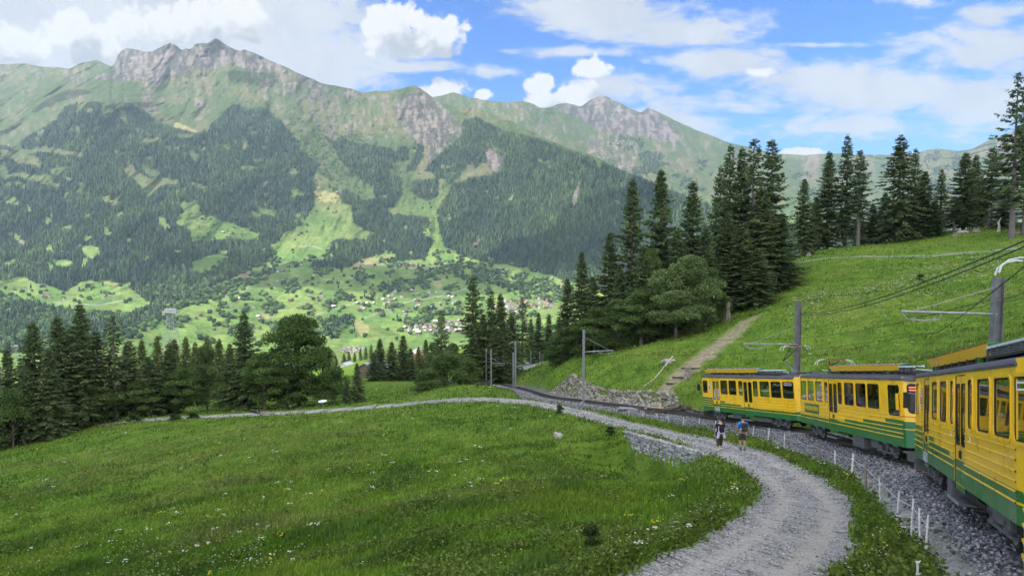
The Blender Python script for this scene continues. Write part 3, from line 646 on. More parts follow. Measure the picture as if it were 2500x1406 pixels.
# ---- woods: every tree a small tapered cone or crown, far too many to count
def cone_template(n=6):
    a = np.arange(n) * 2 * np.pi / n; V = [(0, 0, 1.0)]
    for k, (rad, z) in enumerate(((0.17, 0.62), (0.30, 0.60), (0.24, 0.34), (0.44, 0.30))): pass
    ring1 = np.stack([np.cos(a) * .30, np.sin(a) * .30, np.full(n, .52)], 1); ring0 = np.stack([np.cos(a + .5) * .50, np.sin(a + .5) * .50, np.full(n, 0.02)], 1)
    V = np.concatenate([[(0, 0, 1.0)], ring1, ring0])
    Fs = [(0, 1 + i, 1 + (i + 1) % n) for i in range(n)]
    for i in range(n): Fs += [(1 + i, 1 + n + i, 1 + n + (i + 1) % n), (1 + i, 1 + n + (i + 1) % n, 1 + (i + 1) % n)]
    return V, np.array(Fs)
def crown_template(seed=1):
    bm = bmesh.new(); bmesh.ops.create_icosphere(bm, subdivisions=2, radius=0.5); r = np.random.default_rng(seed)
    V = np.array([v.co[:] for v in bm.verts]); V *= (1 + (r.random(len(V)) - .5) * .5)[:, None]; V[:, 2] = V[:, 2] * .95 + .47
    Fs = np.array([[v.index for v in f.verts] for f in bm.faces]); bm.free(); return V, Fs
CONE = cone_template(); CROWN = crown_template()
def scatter_mesh(name, P, H, W, templ, col, m, label=None):
    V0, F0 = templ; n = len(P); a = rng.random(n) * 6.28; ca, sa = np.cos(a), np.sin(a)
    lean = (rng.random((n, 2)) - .5) * .06; jit = 1 + (rng.random((n, len(V0))) - .5) * .35
    x = V0[None, :, 0] * W[:, None] * jit; y = V0[None, :, 1] * W[:, None] * jit; z = V0[None, :, 2] * H[:, None]
    X = x * ca[:, None] - y * sa[:, None] + lean[:, :1] * z + P[:, :1]; Yy = x * sa[:, None] + y * ca[:, None] + lean[:, 1:] * z + P[:, 1:2]; Z = z + P[:, 2:3] - 0.6
    V = np.stack([X, Yy, Z], -1).reshape(-1, 3); Fc = (F0[None] + (np.arange(n) * len(V0))[:, None, None]).reshape(-1, 3)
    o = mesh_obj(name, V, Fc, m, cols=np.repeat(col, len(V0), 0)); return tag(o, kind='stuff', label=label)
wood_mat = attr_mat('far_woods', var=0.25, scale=0.05, rough=0.95, spec=0.05)
def sample(S, n, test, box):
    u = rng.uniform(box[0], box[1], n); y = rng.uniform(box[2], box[3], n); top = np.interp(u, S.u, S.top)
    ok = (y > top + 1.5) & (y < S.y0 - 1); u, y = u[ok], y[ok]; k = test(u, y); u, y = u[k], y[k]
    P = at(u, y, S.depth(u, y)); return u, y, P
def wood_cols(n, base, P=None):
    c = np.array(base)[None] * (0.45 + rng.random((n, 1)) ** 1.5 * 1.5) * (1 + (rng.random((n, 3)) - .5) * .18)
    if P is not None:   # stands of different age and kind
        q = fbm(P[:, 0] / 160, P[:, 2] / 130, 77, 4)[:, None]; c = c * (1 + q * .55) * lerp(np.array([[.95, .98, 1.08]]), np.array([[1.12, 1.06, .85]]), sstep(-.3, .4, q))
    return c
# conifers
u, y, P = sample(SA, 105000, lambda u, y: forest_mask_A(u, y) & forest_mask_A(u, y - 7 * np.interp(y, [250, 700], [.8, 1.2])) & ((y < 700) | (rng.random(len(u)) < .6)) & (rng.random(len(u)) < np.where((u > 1180) & (u < 1260) & (y > 480) & (y < 650), .8, 1)), (-120, 2000, 235, 862))
H = (17 + rng.random(len(u)) ** 1.4 * 19) * np.interp(y, [250, 400, 860], [.8, 1, .85]); 
scatter_mesh('forest', P, H, H * (.30 + rng.random(len(u)) * .12), CONE, wood_cols(len(u), (0.036, 0.060, 0.033), P), wood_mat, 'dark conifer forest covering the far mountain slopes')
# scattered dwarf trees and shrubs: avalanche slope, treeline belt, gorge woods
SHRUB = [([(700, 330), (760, 300), (800, 330), (850, 430), (800, 440), (770, 420), (740, 370)], .5), ([(690, 285), (760, 292), (860, 318), (930, 335), (900, 350), (800, 330), (720, 300)], .6), ([(1060, 300), (1130, 290), (1125, 340), (1060, 400), (1040, 420)], .22), ([(520, 290), (560, 262), (545, 300), (500, 330)], .2), ([(1440, 340), (1560, 350), (1550, 430), (1480, 420)], .25)]
us, ys = [], []
for p, dn in SHRUB:
    p_ = np.array(p); n = int((np.ptp(p_[:, 0]) * np.ptp(p_[:, 1])) * .16 * dn); a = rng.uniform(p_[:, 0].min(), p_[:, 0].max(), n); b = rng.uniform(p_[:, 1].min(), p_[:, 1].max(), n)
    k = inpoly(a, b, p) & (fbm(a / 16, b / 12, 5, 3) > -.15); us.append(a[k]); ys.append(b[k])
u = np.concatenate(us); y = np.concatenate(ys); far = u > 1435
P = np.where(far[:, None], at(u, y, SB.depth(u, y)), at(u, y, SA.depth(u, y))); H = 7 + rng.random(len(u)) * 8
scatter_mesh('shrub_belt', P, H, H * .75, CROWN if False else CONE, wood_cols(len(u), (0.05, 0.085, 0.035)), wood_mat, 'scattered dwarf trees on the avalanche slope')
# broadleaved woods of the lower valley (gorge sides, hedges between the meadows)
LEAFY = [[(-100, 690), (60, 735), (150, 755), (260, 765), (330, 770), (430, 748), (520, 705), (640, 660), (668, 610), (690, 640), (640, 690), (540, 720), (440, 752), (400, 785), (300, 820), (200, 860), (-100, 860)],
         [(335, 700), (400, 690), (480, 690), (540, 675), (500, 715), (420, 735), (360, 730)], [(560, 630), (640, 625), (665, 600), (655, 640), (600, 665), (540, 690), (500, 670)], [(785, 785), (850, 768), (868, 772), (845, 800), (818, 815), (812, 832), (795, 810)], [(930, 690), (1000, 680), (1040, 660), (1075, 660), (1040, 700), (960, 715), (920, 710)],
         [(690, 690), (720, 680), (730, 710), (700, 720)], [(860, 660), (900, 655), (905, 680), (870, 690)], [(560, 720), (600, 705), (610, 725), (570, 740)], [(640, 740), (665, 735), (690, 750), (650, 775)], [(990, 790), (1050, 745), (1080, 760), (1040, 790), (1010, 800)], [(1060, 645), (1130, 635), (1180, 655), (1240, 665), (1400, 700), (1400, 740), (1300, 735), (1220, 700), (1120, 680)], [(450, 725), (520, 715), (560, 700), (540, 735), (470, 745)]]
def leafy(u, y):
    m = np.zeros(len(u), bool); x = u + fbm(u / 10, y / 10, 71, 3) * 8; yy = y + fbm(u / 10, y / 10, 72, 3) * 8
    for p in LEAFY: m |= inpoly(x, yy, p)
    m &= fbm(u / 14, y / 8, 6, 3) > -.22
    # hedges and copses strewn over the meadows
    q = (y > 600) & (y < 845) & (y > 845 - .42 * np.maximum(u - 230, 0)) & (fbm(u / 26, y / 11, 16, 3) + .35 * fbm(u / 7, y / 4, 17, 2) > .42) & ~((u > 830) & (u < 1150) & (y > 770))
    return m | (q & ~forest_mask_A(u, y))
u, y, P = sample(SA, 24000, leafy, (-100, 1400, 590, 860))
H = 9 + rng.random(len(u)) * 8
scatter_mesh('valley_woods', P, H, H * (.8 + rng.random(len(u)) * .4), CROWN, wood_cols(len(u), (0.050, 0.086, 0.030)), wood_mat, 'broadleaved woods along the valley gorge')
def testB(u, y):
    x = u + fbm(u / 40, y / 25, 91, 4) * 38; yy = y + fbm(u / 40, y / 25, 92, 4) * 26; m = np.zeros(len(u), bool)
    for p in FOREST_B: m |= inpoly(x, yy, p)
    return m & (fbm(u / 30, y / 16, 93, 4) > -.12)
u, y, P = sample(SB, 60000, testB, (1430, 2500, 330, 605))
H = 16 + rng.random(len(u)) * 8
scatter_mesh('distant_forest', P, H, H * .42, CONE, wood_cols(len(u), (0.04, 0.062, 0.035)), wood_mat, 'dark woods on the farthest range')
mt = rng.random(len(u))

# ---- single trees on the valley meadows: too small to show parts, but each one an object
tree_meshes = []
for i in range(5):
    V0, F0 = crown_template(20 + i) if i < 4 else cone_template(7)
    col = np.array([(0.045, 0.078, 0.030), (0.055, 0.095, 0.034), (0.040, 0.070, 0.030), (0.062, 0.100, 0.036), (0.034, 0.058, 0.027)][i])
    tmp = mesh_obj('meadow_tree', V0, F0, wood_mat, cols=np.repeat(col[None], len(V0), 0)); tree_meshes.append(tmp.data); bpy.data.objects.remove(tmp)
CLUS = [('small round trees dotted over the bright valley meadow at the left', [(420, 660), (700, 600), (760, 640), (640, 790), (330, 800)], 55, 1), ('dark trees among the shaded hamlets of the middle valley', [(760, 650), (1140, 640), (1200, 700), (900, 740), (700, 740)], 70, 1), ('round trees around the lower village below the big spruce', [(840, 745), (1120, 735), (1150, 810), (1000, 830), (860, 830)], 42, 1), ('single trees on the steep high pasture between the two forests', [(765, 410), (850, 440), (900, 480), (830, 520), (770, 560), (700, 600), (740, 540)], 45, .8),
        ('lone trees in the clearing below the left forest', [(450, 510), (520, 535), (630, 580), (480, 590)], 26, .8), ('trees between the farmsteads at the left valley end', [(0, 700), (300, 695), (330, 740), (100, 760)], 30, 1), ('small trees on the pasture strip beside the dark spur', [(960, 420), (1100, 430), (1090, 500), (1060, 640), (1030, 620), (1000, 440)], 32, .8)]
for gi, (lab, poly, n, s) in enumerate(CLUS):
    p_ = np.array(poly); k = 0; tries = 0
    while k < n and tries < 5000:
        tries += 1; a = random.uniform(p_[:, 0].min(), p_[:, 0].max()); b = random.uniform(p_[:, 1].min(), p_[:, 1].max())
        if not inpoly(np.array([a]), np.array([b]), poly)[0] or forest_mask_A(np.array([a]), np.array([b]))[0]: continue
        if vnoise(np.array([a / 20.]), np.array([b / 12.]), 8)[0] < .42 and random.random() < .7: continue
        p = at(a, b, float(SA.depth(a, b))); o = bpy.data.objects.new('meadow_tree', tree_meshes[random.choice([0, 1, 2, 3, 3, 4, 0])]); COL.objects.link(o)
        h = random.uniform(9, 18) * s; w = h * random.uniform(.75, 1.1)
        if o.data == tree_meshes[4]: w = h * .5; h *= 1.3
        o.location = (p[0], p[1], p[2] - .8); o.scale = (w, w, h); o.rotation_euler = (0, 0, random.random() * 6)
        tag(o, lab, 'tree', 'trees: ' + lab.split(' ', 2)[2]); k += 1

# ---- chalets of the valley
def chalet_mesh(wall, roof, seed):
    mb = MB(); w, d, h, rh, ov = 9.0, 11.0, 5.5, 3.0, 1.2
    mb.add([(-w/2, -d/2, 0), (w/2, -d/2, 0), (w/2, d/2, 0), (-w/2, d/2, 0), (-w/2, -d/2, h), (w/2, -d/2, h), (w/2, d/2, h), (-w/2, d/2, h), (0, -d/2, h + rh), (0, d/2, h + rh)],
           [(0, 1, 5, 8, 4), (2, 3, 7, 9, 6), (1, 2, 6, 5), (3, 0, 4, 7)], 0)
    for s in (-1, 1):
        e = (s * (w/2 + ov), h - ov * rh / (w/2)); t = .35
        mb.add([(0, -d/2 - ov, h + rh + .1), (0, d/2 + ov, h + rh + .1), (e[0], d/2 + ov, e[1] + .1), (e[0], -d/2 - ov, e[1] + .1), (0, -d/2 - ov, h + rh + t), (0, d/2 + ov, h + rh + t), (e[0], d/2 + ov, e[1] + t), (e[0], -d/2 - ov, e[1] + t)],
               [(0, 1, 2, 3), (7, 6, 5, 4), (0, 3, 7, 4), (1, 5, 6, 2), (3, 2, 6, 7)], 1)
    mb.box((0, -d/2 - .05, h * .45), (w * .98, .12, h * .25), mi=2); 
    for x in (-2.6, 0, 2.6): mb.box((x, -d/2 - .14, h * .46), (1.2, .1, 1.2), mi=3)
    o = mb.build('chalet', [wall, roof, mat('chalet_band', (0.16, 0.09, 0.05)), mat('chalet_glass', (0.03, 0.035, 0.04), .2)]); me = o.data; bpy.data.objects.remove(o); return me
WALLS = [mat('chalet_timber', (0.17, 0.10, 0.06), .8), mat('chalet_plaster', (0.62, 0.58, 0.52), .8), mat('chalet_pale_timber', (0.33, 0.23, 0.15), .8)]
ROOFS = [mat('roof_grey', (0.22, 0.21, 0.20), .7), mat('roof_brown', (0.15, 0.10, 0.085), .8), mat('roof_pale', (0.48, 0.47, 0.45), .6), mat('roof_red', (0.34, 0.15, 0.10), .8)]
CH = [chalet_mesh(WALLS[a], ROOFS[b], 0) for a, b in ((0, 0), (0, 1), (1, 0), (1, 1), (2, 2), (0, 2), (1, 3), (2, 0))]
VIL = [('small dark timber chalet in the middle hamlet on the shaded slope', [(965, 645), (1090, 640), (1095, 660), (960, 658)], 30, [0, 1, 2, 3]), ('chalet in the long village row on the shaded meadow', [(870, 740), (960, 705), (1110, 720), (1130, 740), (1000, 775), (880, 765)], 52, [0, 1, 2, 3, 4, 5]),
       ('pale roofed house of the lower village above the valley floor', [(985, 795), (1080, 785), (1140, 785), (1130, 810), (1000, 818)], 44, [2, 3, 4, 5, 7]), ('brown roofed house of the distant town at the valley mouth', [(1220, 735), (1345, 728), (1360, 752), (1240, 765), (1200, 750)], 52, [1, 2, 3, 6, 7, 6]),
       ('farmhouse among the trees of the valley end at the left', [(20, 700), (300, 700), (310, 738), (60, 735)], 14, [0, 1, 3]), ('lone chalet on the bright meadow slope left of the village', [(430, 760), (700, 610), (820, 640), (840, 770), (600, 800), (470, 780)], 40, [0, 3, 1, 2, 4]), ('house at the foot of the dark wooded spur', [(1200, 650), (1390, 690), (1390, 720), (1260, 712)], 26, [0, 1, 2, 4]), ('tiny hut on the high pasture above the forests', [(480, 520), (620, 575), (500, 585), (780, 440), (880, 470), (800, 520)], 12, [0, 5]), ('house on the valley floor beside the pale river flats', [(828, 856), (890, 850), (895, 860), (840, 862)], 9, [2, 3, 0])]
for lab, poly, n, kinds in VIL:
    p_ = np.array(poly); k = 0; tries = 0; used = []
    while k < n and tries < 4000:
        tries += 1; a = random.uniform(p_[:, 0].min(), p_[:, 0].max()); b = random.uniform(p_[:, 1].min(), p_[:, 1].max())
        if not inpoly(np.array([a]), np.array([b]), poly)[0] or forest_mask_A(np.array([a]), np.array([b]))[0]: continue
        if any((a - q[0]) ** 2 + 4 * (b - q[1]) ** 2 < 42 for q in used): continue
        used.append((a, b)); p = at(a, b, float(SA.depth(a, b))); o = bpy.data.objects.new('chalet', CH[random.choice(kinds)]); COL.objects.link(o)
        s = random.uniform(.8, 1.35) * 1.1; o.location = (p[0], p[1], p[2] - .6); o.scale = (s, s, s); o.rotation_euler = (0, 0, random.gauss(.35, .5))
        tag(o, lab, 'house', 'houses: ' + lab); k += 1
# ------------------------------------------------------------------ railway track
rail_m = mat('rail_steel', (0.10, 0.085, 0.075), .45, .6); slp_m = mat('sleeper_wood', (0.06, 0.052, 0.045), .9, bump=.4)
mb = MB()
T_ = np.gradient(TRK, axis=0); T_ /= np.linalg.norm(T_, axis=1)[:, None]; N_ = np.stack([T_[:, 1], -T_[:, 0], 0 * T_[:, 0]], 1); N_ /= np.linalg.norm(N_, axis=1)[:, None]
for off, w, h0, h1 in ((-.43, .035, -.13, 0.0), (.43, .035, -.13, 0.0), (0, .05, -.13, .05)):
    pts = TRK[::3] + N_[::3] * off; n = N_[::3]; V = []; Fs = []
    for p, q in zip(pts, n):
        for s, z in ((-w, h0), (w, h0), (w, h1), (-w, h1)): V.append(p + q * s + np.array([0, 0, z]))
    for i in range(len(pts) - 1):
        for k in range(4): Fs.append((i * 4 + k, i * 4 + (k + 1) % 4, i * 4 + 4 + (k + 1) % 4, i * 4 + 4 + k))
    mb.add(V, Fs, 0)
for i in range(0, len(TRK), 3):
    yaw = math.atan2(T_[i, 1], T_[i, 0]); pit = math.asin(T_[i, 2])
    mb.box(TRK[i] + np.array([0, 0, -.19]), (.22, 1.55, .14), Euler((0, -pit, yaw)).to_matrix(), 1)
tag(mb.build('railway_track', [rail_m, slp_m]), kind='structure')

# ------------------------------------------------------------------ train
YEL = mat('yellow_paint', (0.82, 0.485, 0.012), .30, var=.05, scale=1.2, spec=.5, coat=.25)
GRN = mat('green_paint', (0.016, 0.140, 0.030), .32, var=.10, scale=1.5, spec=.5, coat=.2)
ROOFM = mat('roof_paint', (0.075, 0.075, 0.08), .6, var=.2, scale=2, bump=.1)
RUB = mat('rubber', (0.012, 0.012, 0.013), .6); DARK = mat('underframe_dark', (0.028, 0.027, 0.027), .7, var=.3)
GREY = mat('equipment_grey', (0.085, 0.09, 0.095), .5); LGREY = mat('pale_grey_paint', (0.55, 0.57, 0.58), .5, var=.15); STEEL = mat('steel', (0.38, 0.39, 0.40), .4, .7)
WHT = mat('white_enamel', (0.72, 0.72, 0.70), .45); RED = mat('red_enamel', (0.42, 0.035, 0.025), .45); SEAT = mat('seat_cloth', (0.05, 0.075, 0.09), .9); CARB = mat('carbon_strip', (0.20, 0.055, 0.035), .7)
TOPM = mat('fairing_top', (0.30, 0.31, 0.32), .55, var=.25, scale=3); LINING = mat('interior_lining', (0.33, 0.31, 0.26), .7)
def glass_mat():
    m = bpy.data.materials.new('window_glass'); m.use_nodes = True; nt = NT(m.node_tree); m.node_tree.nodes.remove(m.node_tree.nodes['Principled BSDF'])
    tr = nt.new('ShaderNodeBsdfTransparent'); tr.inputs[0].default_value = (.40, .44, .43, 1); gl = nt.new('ShaderNodeBsdfGlossy'); gl.inputs['Roughness'].default_value = .02; gl.inputs['Color'].default_value = (.9, .9, .9, 1)
    fr = nt.new('ShaderNodeFresnel'); fr.inputs[0].default_value = 1.6; mx = nt.new('ShaderNodeMixShader'); nt.put(mx.inputs[0], nt.math('MULTIPLY', fr.outputs[0], 1.3, clamp=True))
    nt.l.new(tr.outputs[0], mx.inputs[1]); nt.l.new(gl.outputs[0], mx.inputs[2]); nt.l.new(mx.outputs[0], m.node_tree.nodes['Material Output'].inputs['Surface']); return m
GLASS = glass_mat()
def emis(name, col, s):
    m, nt, b = new_mat(name); b.inputs['Base Color'].default_value = tuple(col) + (1,); b.inputs['Emission Color'].default_value = tuple(col) + (1,); b.inputs['Emission Strength'].default_value = s; return m
LED = emis('led_red', (1.0, .12, .04), 1.3)
def rrect(x0, x1, z0, z1, r, n=4):
    out = []
    for cx, cz, a0 in ((x1 - r, z1 - r, 0), (x0 + r, z1 - r, 90), (x0 + r, z0 + r, 180), (x1 - r, z0 + r, 270)):
        for k in range(n + 1):
            a = R(a0 + 90 * k / n); out.append((cx + r * math.cos(a), cz + r * math.sin(a)))
    return out
def ring(mb, outer, inner, ys, yo, yi, mi):
    """flat ring between two outlines in the side plane, with an outer edge of its own"""
    n = len(outer); V = [(x, ys, z) for x, z in outer] + [(x, yo, z) for x, z in outer] + [(x, yi, z) for x, z in inner] + [(x, ys, z) for x, z in inner]
    Fs = []
    for a in range(3):
        for k in range(n): Fs.append((a * n + k, a * n + (k + 1) % n, a * n + n + (k + 1) % n, a * n + n + k))
    mb.add(V, Fs, mi)
HW = 1.22
def text_mesh(name, cu):
    t = bpy.data.objects.new(name, cu); COL.objects.link(t); bpy.context.view_layer.update()
    me = bpy.data.meshes.new_from_object(t.evaluated_get(bpy.context.evaluated_depsgraph_get())); me.name = name; bpy.data.objects.remove(t)
    o = bpy.data.objects.new(name, me); COL.objects.link(o); return o
RIDGES = (.31, .47, .63, .79, .97, 1.13)
def build_car(key, label, windows, doors, bands, cab_far=False, cab_near=False, far_ext=.5, near_ext=.5, plate=None, fairing=None, gridx=None, text=False, vent=None, marker=None, panto=None, boxes=()):
    o, yaw, pit, L = CARS[key]; d, r, u = car_frame(yaw, pit)
    root = empty('rail_car', o + d * (L / 2) + r * HW, label, 'train car', 'yellow and green rack railway cars')
    root.rotation_euler = Matrix((d, -r, u)).transposed().to_euler()
    X = lambda t: t - L / 2
    holes = [(X(a), X(b), z0, z1) for a, b, z0, z1 in windows] + [(X(a), X(b), 0.0, 2.42) for a, b in doors]
    zs = [0.0]
    for q in RIDGES: zs += [q, q + .012, q + .030, q + .042]
    zs += [.53, .90, 1.25, 1.275, 2.30, 2.42, 2.5] + [h[2] for h in holes] + [h[3] for h in holes]
    zs = sorted(set(round(z, 4) for z in zs))
    xs = [X(0), X(L)] + [h[0] for h in holes] + [h[1] for h in holes] + [X(b[0]) for b in bands] + [X(b[1]) for b in bands]
    xs = sorted(set(round(x, 4) for x in xs if X(0) - 1e-6 <= x <= X(L) + 1e-6))
    def off(z):
        for q in RIDGES:
            if q + .011 < z < q + .031: return .020
        return 0.0
    def green(x, z):
        for a, b, z0, z1 in bands:
            if X(a) < x < X(b) and z0 < z < z1:
                return not any(q < z < q + .042 for q in RIDGES)
        return False
    body = MB()
    for s in (1, -1):
        for i in range(len(xs) - 1):
            for j in range(len(zs) - 1):
                cx, cz = (xs[i] + xs[i + 1]) / 2, (zs[j] + zs[j + 1]) / 2
                if any(h[0] < cx < h[1] and h[2] < cz < h[3] for h in holes): continue
                v = [(xs[i], s * (HW + off(zs[j])), zs[j]), (xs[i + 1], s * (HW + off(zs[j])), zs[j]), (xs[i + 1], s * (HW + off(zs[j + 1])), zs[j + 1]), (xs[i], s * (HW + off(zs[j + 1])), zs[j + 1])]
                body.add(v if s < 0 else v[::-1], [(0, 1, 2, 3)], 1 if green(cx, cz) else 0)
        # window and door reveals
        for h in holes:
            y0, y1 = s * HW, s * (HW - .07); a, b, z0, z1 = h
            body.add([(a, y0, z0), (b, y0, z0), (b, y0, z1), (a, y0, z1), (a, y1, z0), (b, y1, z0), (b, y1, z1), (a, y1, z1)], [(0, 1, 5, 4), (1, 2, 6, 5), (2, 3, 7, 6), (3, 0, 4, 7)], 0)
    # ends: plan outline with chamfered corners
    for end, cab, ext in ((1, cab_far, far_ext), (-1, cab_near, near_ext)):
        x0 = X(L) if end > 0 else X(0)
        if cab: plan = [(0, HW), (.10, HW - .03), (ext, .62), (ext + .06, .3), (ext + .06, -.3), (ext, -.62), (.10, -HW + .03), (0, -HW)]
        else: plan = [(0, HW), (ext * .85, HW - .22), (ext, .80), (ext, -.80), (ext * .85, -HW + .22), (0, -HW)]
        zz = [0.0, .31, .35, .65, .68, .95, 1.12, 1.15, 2.30, 2.5, 2.72] if cab else [0.0, .31, .35, .53, 1.2, 2.5, 2.72]
        for j in range(len(zz) - 1):
            cz = (zz[j] + zz[j + 1]) / 2
            if cab: mi = 2 if 1.12 < cz < 1.15 else (0 if .65 < cz < .68 else (1 if cz < .95 else 0))
            else: mi = 0 if .31 < cz < .35 else (1 if cz < .53 else 0)
            def pt(p, z):
                k = 1.0
                if cab: k = 1 - .30 * max(0, (z - 1.0) / 1.7)
                return (x0 + end * p[0] * k, p[1], z if z < 2.6 else z - .10 * abs(p[1]))
            for i in range(len(plan) - 1):
                body.add([pt(plan[i], zz[j]), pt(plan[i + 1], zz[j]), pt(plan[i + 1], zz[j + 1]), pt(plan[i], zz[j + 1])], [(0, 1, 2, 3) if end < 0 else (3, 2, 1, 0)], mi)
        if cab:
            # windscreens on the angled faces and the front, in rounded rubber
            for a, b in ((1, 2), (3, 4), (5, 6)):
                A, B = Vector(plan[a]), Vector(plan[b]); w = (B - A).length; e = .05 if w < .7 else .12
                ws = MB(); out = rrect(e, w - e, 1.26, 2.36, .14); nrm = Vector((-(B - A).y, (B - A).x)).normalized()
                if nrm.x < 0: nrm = -nrm
                def P3(x, z, push):
                    k = 1 - .30 * max(0, (z - 1.0) / 1.7); q = A + (B - A) * (x / w); return (x0 + end * (q.x + nrm.x * push) * (k if q.x > .11 else 1), q.y + nrm.y * push, z)
                n = len(out); inn = rrect(e + .05, w - e - .05, 1.31, 2.31, .10)
                ws.add([P3(x, z, .012) for x, z in out] + [P3(x, z, .020) for x, z in inn], [(k, (k + 1) % n, n + (k + 1) % n, n + k) for k in range(n)], 0)
                wo = ws.build('windscreen', RUB, root); pn = MB(); pn.add([P3(x, z, .018) for x, z in inn], [tuple(range(n))], 0); pn.build('pane', mat('dark_glass', (.006, .007, .008), .05, spec=.25), wo)
                if a == (1 if end < 0 else 1):
                    lp = MB()
                    for z in (2.20, 2.10): lp.add([P3(e + .09, z, .026), P3(w - e - .09, z, .026), P3(w - e - .09, z + .035, .026), P3(e + .09, z + .035, .026)], [(0, 1, 2, 3)], 0)
                    lp.build('display', LED, wo)
    body.box(((X(0) + X(L)) / 2, 0, .62), (L - .1, 2 * HW - .12, .06), mi=3)
    bo = body.build('body', [YEL, GRN, RED, LINING], root, fixn=False)
    # roof
    prof = [(HW + .03, 2.47), (HW + .035, 2.515), (HW - .03, 2.59), (HW - .18, 2.66), (.75, 2.715), (.35, 2.745), (0, 2.75)]; prof = prof + [(-y, z) for y, z in prof[-2::-1]]
    xa, xb = X(0) - (near_ext * (.55 if cab_near else .15)), X(L) + far_ext * (.55 if cab_far else .15); rf = MB(); n = len(prof)
    st = [(xa, .80, -.03), (xa + .25, .97, 0), (xa + .6, 1, 0), (xb - .6, 1, 0), (xb - .25, .97, 0), (xb, .80, -.03)]
    V = [(x, y * k if z > 2.6 else y * min(1, k + .03), z + dz) for x, k, dz in st for y, z in prof]; Fs = []
    for i in range(len(st) - 1):
        for k in range(n - 1): Fs.append((i * n + k, i * n + k + 1, i * n + n + k + 1, i * n + n + k))
    Fs += [tuple(range(n)), tuple(range((len(st) - 1) * n, len(st) * n))]
    rf.add(V, Fs, 0)
    ro = rf.build('roof', ROOFM, root, smooth=False)
    # windows
    for a, b, z0, z1 in windows:
        for s in (1, -1):
            if s < 0 and (b - a) < .5: continue
            m_ = MB(); x0, x1 = X(a), X(b); r0 = min(.11, (b - a) * .3)
            ring(m_, rrect(x0 - .045, x1 + .045, z0 - .05, z1 + .04, r0 + .04), rrect(x0 + .012, x1 - .012, z0 + .012, z1 - .012, r0), s * (HW - .002), s * (HW + .022), s * (HW + .016), 0)
            ring(m_, rrect(x0 - .0, x1 + .0, z0 + .0, z1 - .0, r0), rrect(x0 + .045, x1 - .045, z0 + .045, z1 - .045, r0), s * (HW + .001), s * (HW + .006), s * (HW - .01), 1)
            w = m_.build('window', [YEL, RUB], root); g = MB(); pr = rrect(x0 + .03, x1 - .03, z0 + .03, z1 - .03, r0); g.add([(x, s * (HW - .012), z) for x, z in pr], [tuple(range(len(pr)))], 0); g.build('pane', GLASS, w)
    if marker:
        m_ = MB(); a, b = marker; ring(m_, rrect(X(a), X(b), 2.08, 2.22, .02), rrect(X(a) + .03, X(b) - .03, 2.11, 2.19, .015), HW + .0, HW + .008, HW + .008, 0); m_.build('route_sign', WHT, root)
    # doors
    for a, b in doors:
        w = (b - a) / 2
        for s in (1, -1):
            for q in (0, 1):
                x0, x1 = X(a + q * w) + .012, X(a + q * w + w) - .012; dm = MB(); y = s * (HW - .022); gx0, gx1, gz0, gz1 = x0 + .10, x1 - .07, .86, 2.22
                xx = [x0, gx0, gx1, x1]; zz = [-.14, .31, .35, .53, gz0, gz1, 2.40]
                for i in range(3):
                    for j in range(6):
                        if i == 1 and j == 4: continue
                        cz = (zz[j] + zz[j + 1]) / 2; dm.add([(xx[i], y, zz[j]), (xx[i + 1], y, zz[j]), (xx[i + 1], y, zz[j + 1]), (xx[i], y, zz[j + 1])], [(0, 1, 2, 3)], 1 if cz < .53 and not .31 < cz < .35 else 0)
                rr = rrect(gx0 - .01, gx1 + .01, gz0 - .01, gz1 + .01, .09); ring(dm, rr, rrect(gx0 + .03, gx1 - .03, gz0 + .03, gz1 - .03, .08), y, y + s * .012, y + s * .008, 2)
                dm.box((x0 - .012 if q == 0 else x1 + .012, y, 1.14), (.02, .03, 2.52), mi=2)
                do = dm.build('door', [YEL, GRN, RUB], root, fixn=False); g = MB(); pr = rrect(gx0 + .02, gx1 - .02, gz0 + .02, gz1 - .02, .08); g.add([(x, y - s * .004, z) for x, z in pr], [tuple(range(len(pr)))], 0); g.build('pane', GLASS, do)
                hb = MB(); hb.box((x1 - .06 if q == 0 else x0 + .06, y + s * .015, .66), (.035, .025, .17)); hb.build('handle', RUB, do)
    for a, b in doors:
        if b - a > 1.15:
            sm = MB(); sm.box((X((a + b) / 2), HW - .05, -.34), (b - a + .1, .34, .04)); sm.box((X((a + b) / 2), HW + .12, -.33), (b - a + .1, .02, .07), mi=1); sm.build('step', [GREY, STEEL], root)
    # underframe and bogies
    uf = MB(); uf.box((0, 0, -.02), (L - .5, 1.7, .22)); 
    for t, w, y, h in boxes: uf.box((X(t), y, -.20), (w, .5, h), mi=1)
    uf.box((X(0) - near_ext - .12, 0, -.12), (.55, .25, .2)); uf.box((X(L) + far_ext + .05, 0, -.12), (.45, .25, .2))
    if cab_near: uf.box((X(0) - near_ext * .45, .35, -.30), (.3, 1.7, .34), mi=1)
    if cab_far: uf.box((X(L) + far_ext * .4, .35, -.30), (.3, 1.7, .34), mi=1)
    uf.build('underframe', [DARK, GREY], root)
    for t in (2.1, L - 2.2):
        bg = MB()
        for s in (1, -1):
            bg.box((X(t), s * .95, -.22), (2.3, .12, .16)); bg.box((X(t) - .55, s * .97, -.3), (.3, .16, .24), mi=1); bg.box((X(t) + .55, s * .97, -.3), (.3, .16, .24), mi=1); bg.tube([(X(t) - .95, s * 1.0, -.42), (X(t) + .95, s * 1.0, -.42)], .045, 6, mi=1)
            bg.tube([(X(t), s * .95, -.32), (X(t), s * .95, -.05)], .10, 8, mi=1)
        bg.box((X(t), 0, -.2), (.5, 1.8, .2)); bo_ = bg.build('bogie', [DARK, GREY], root)
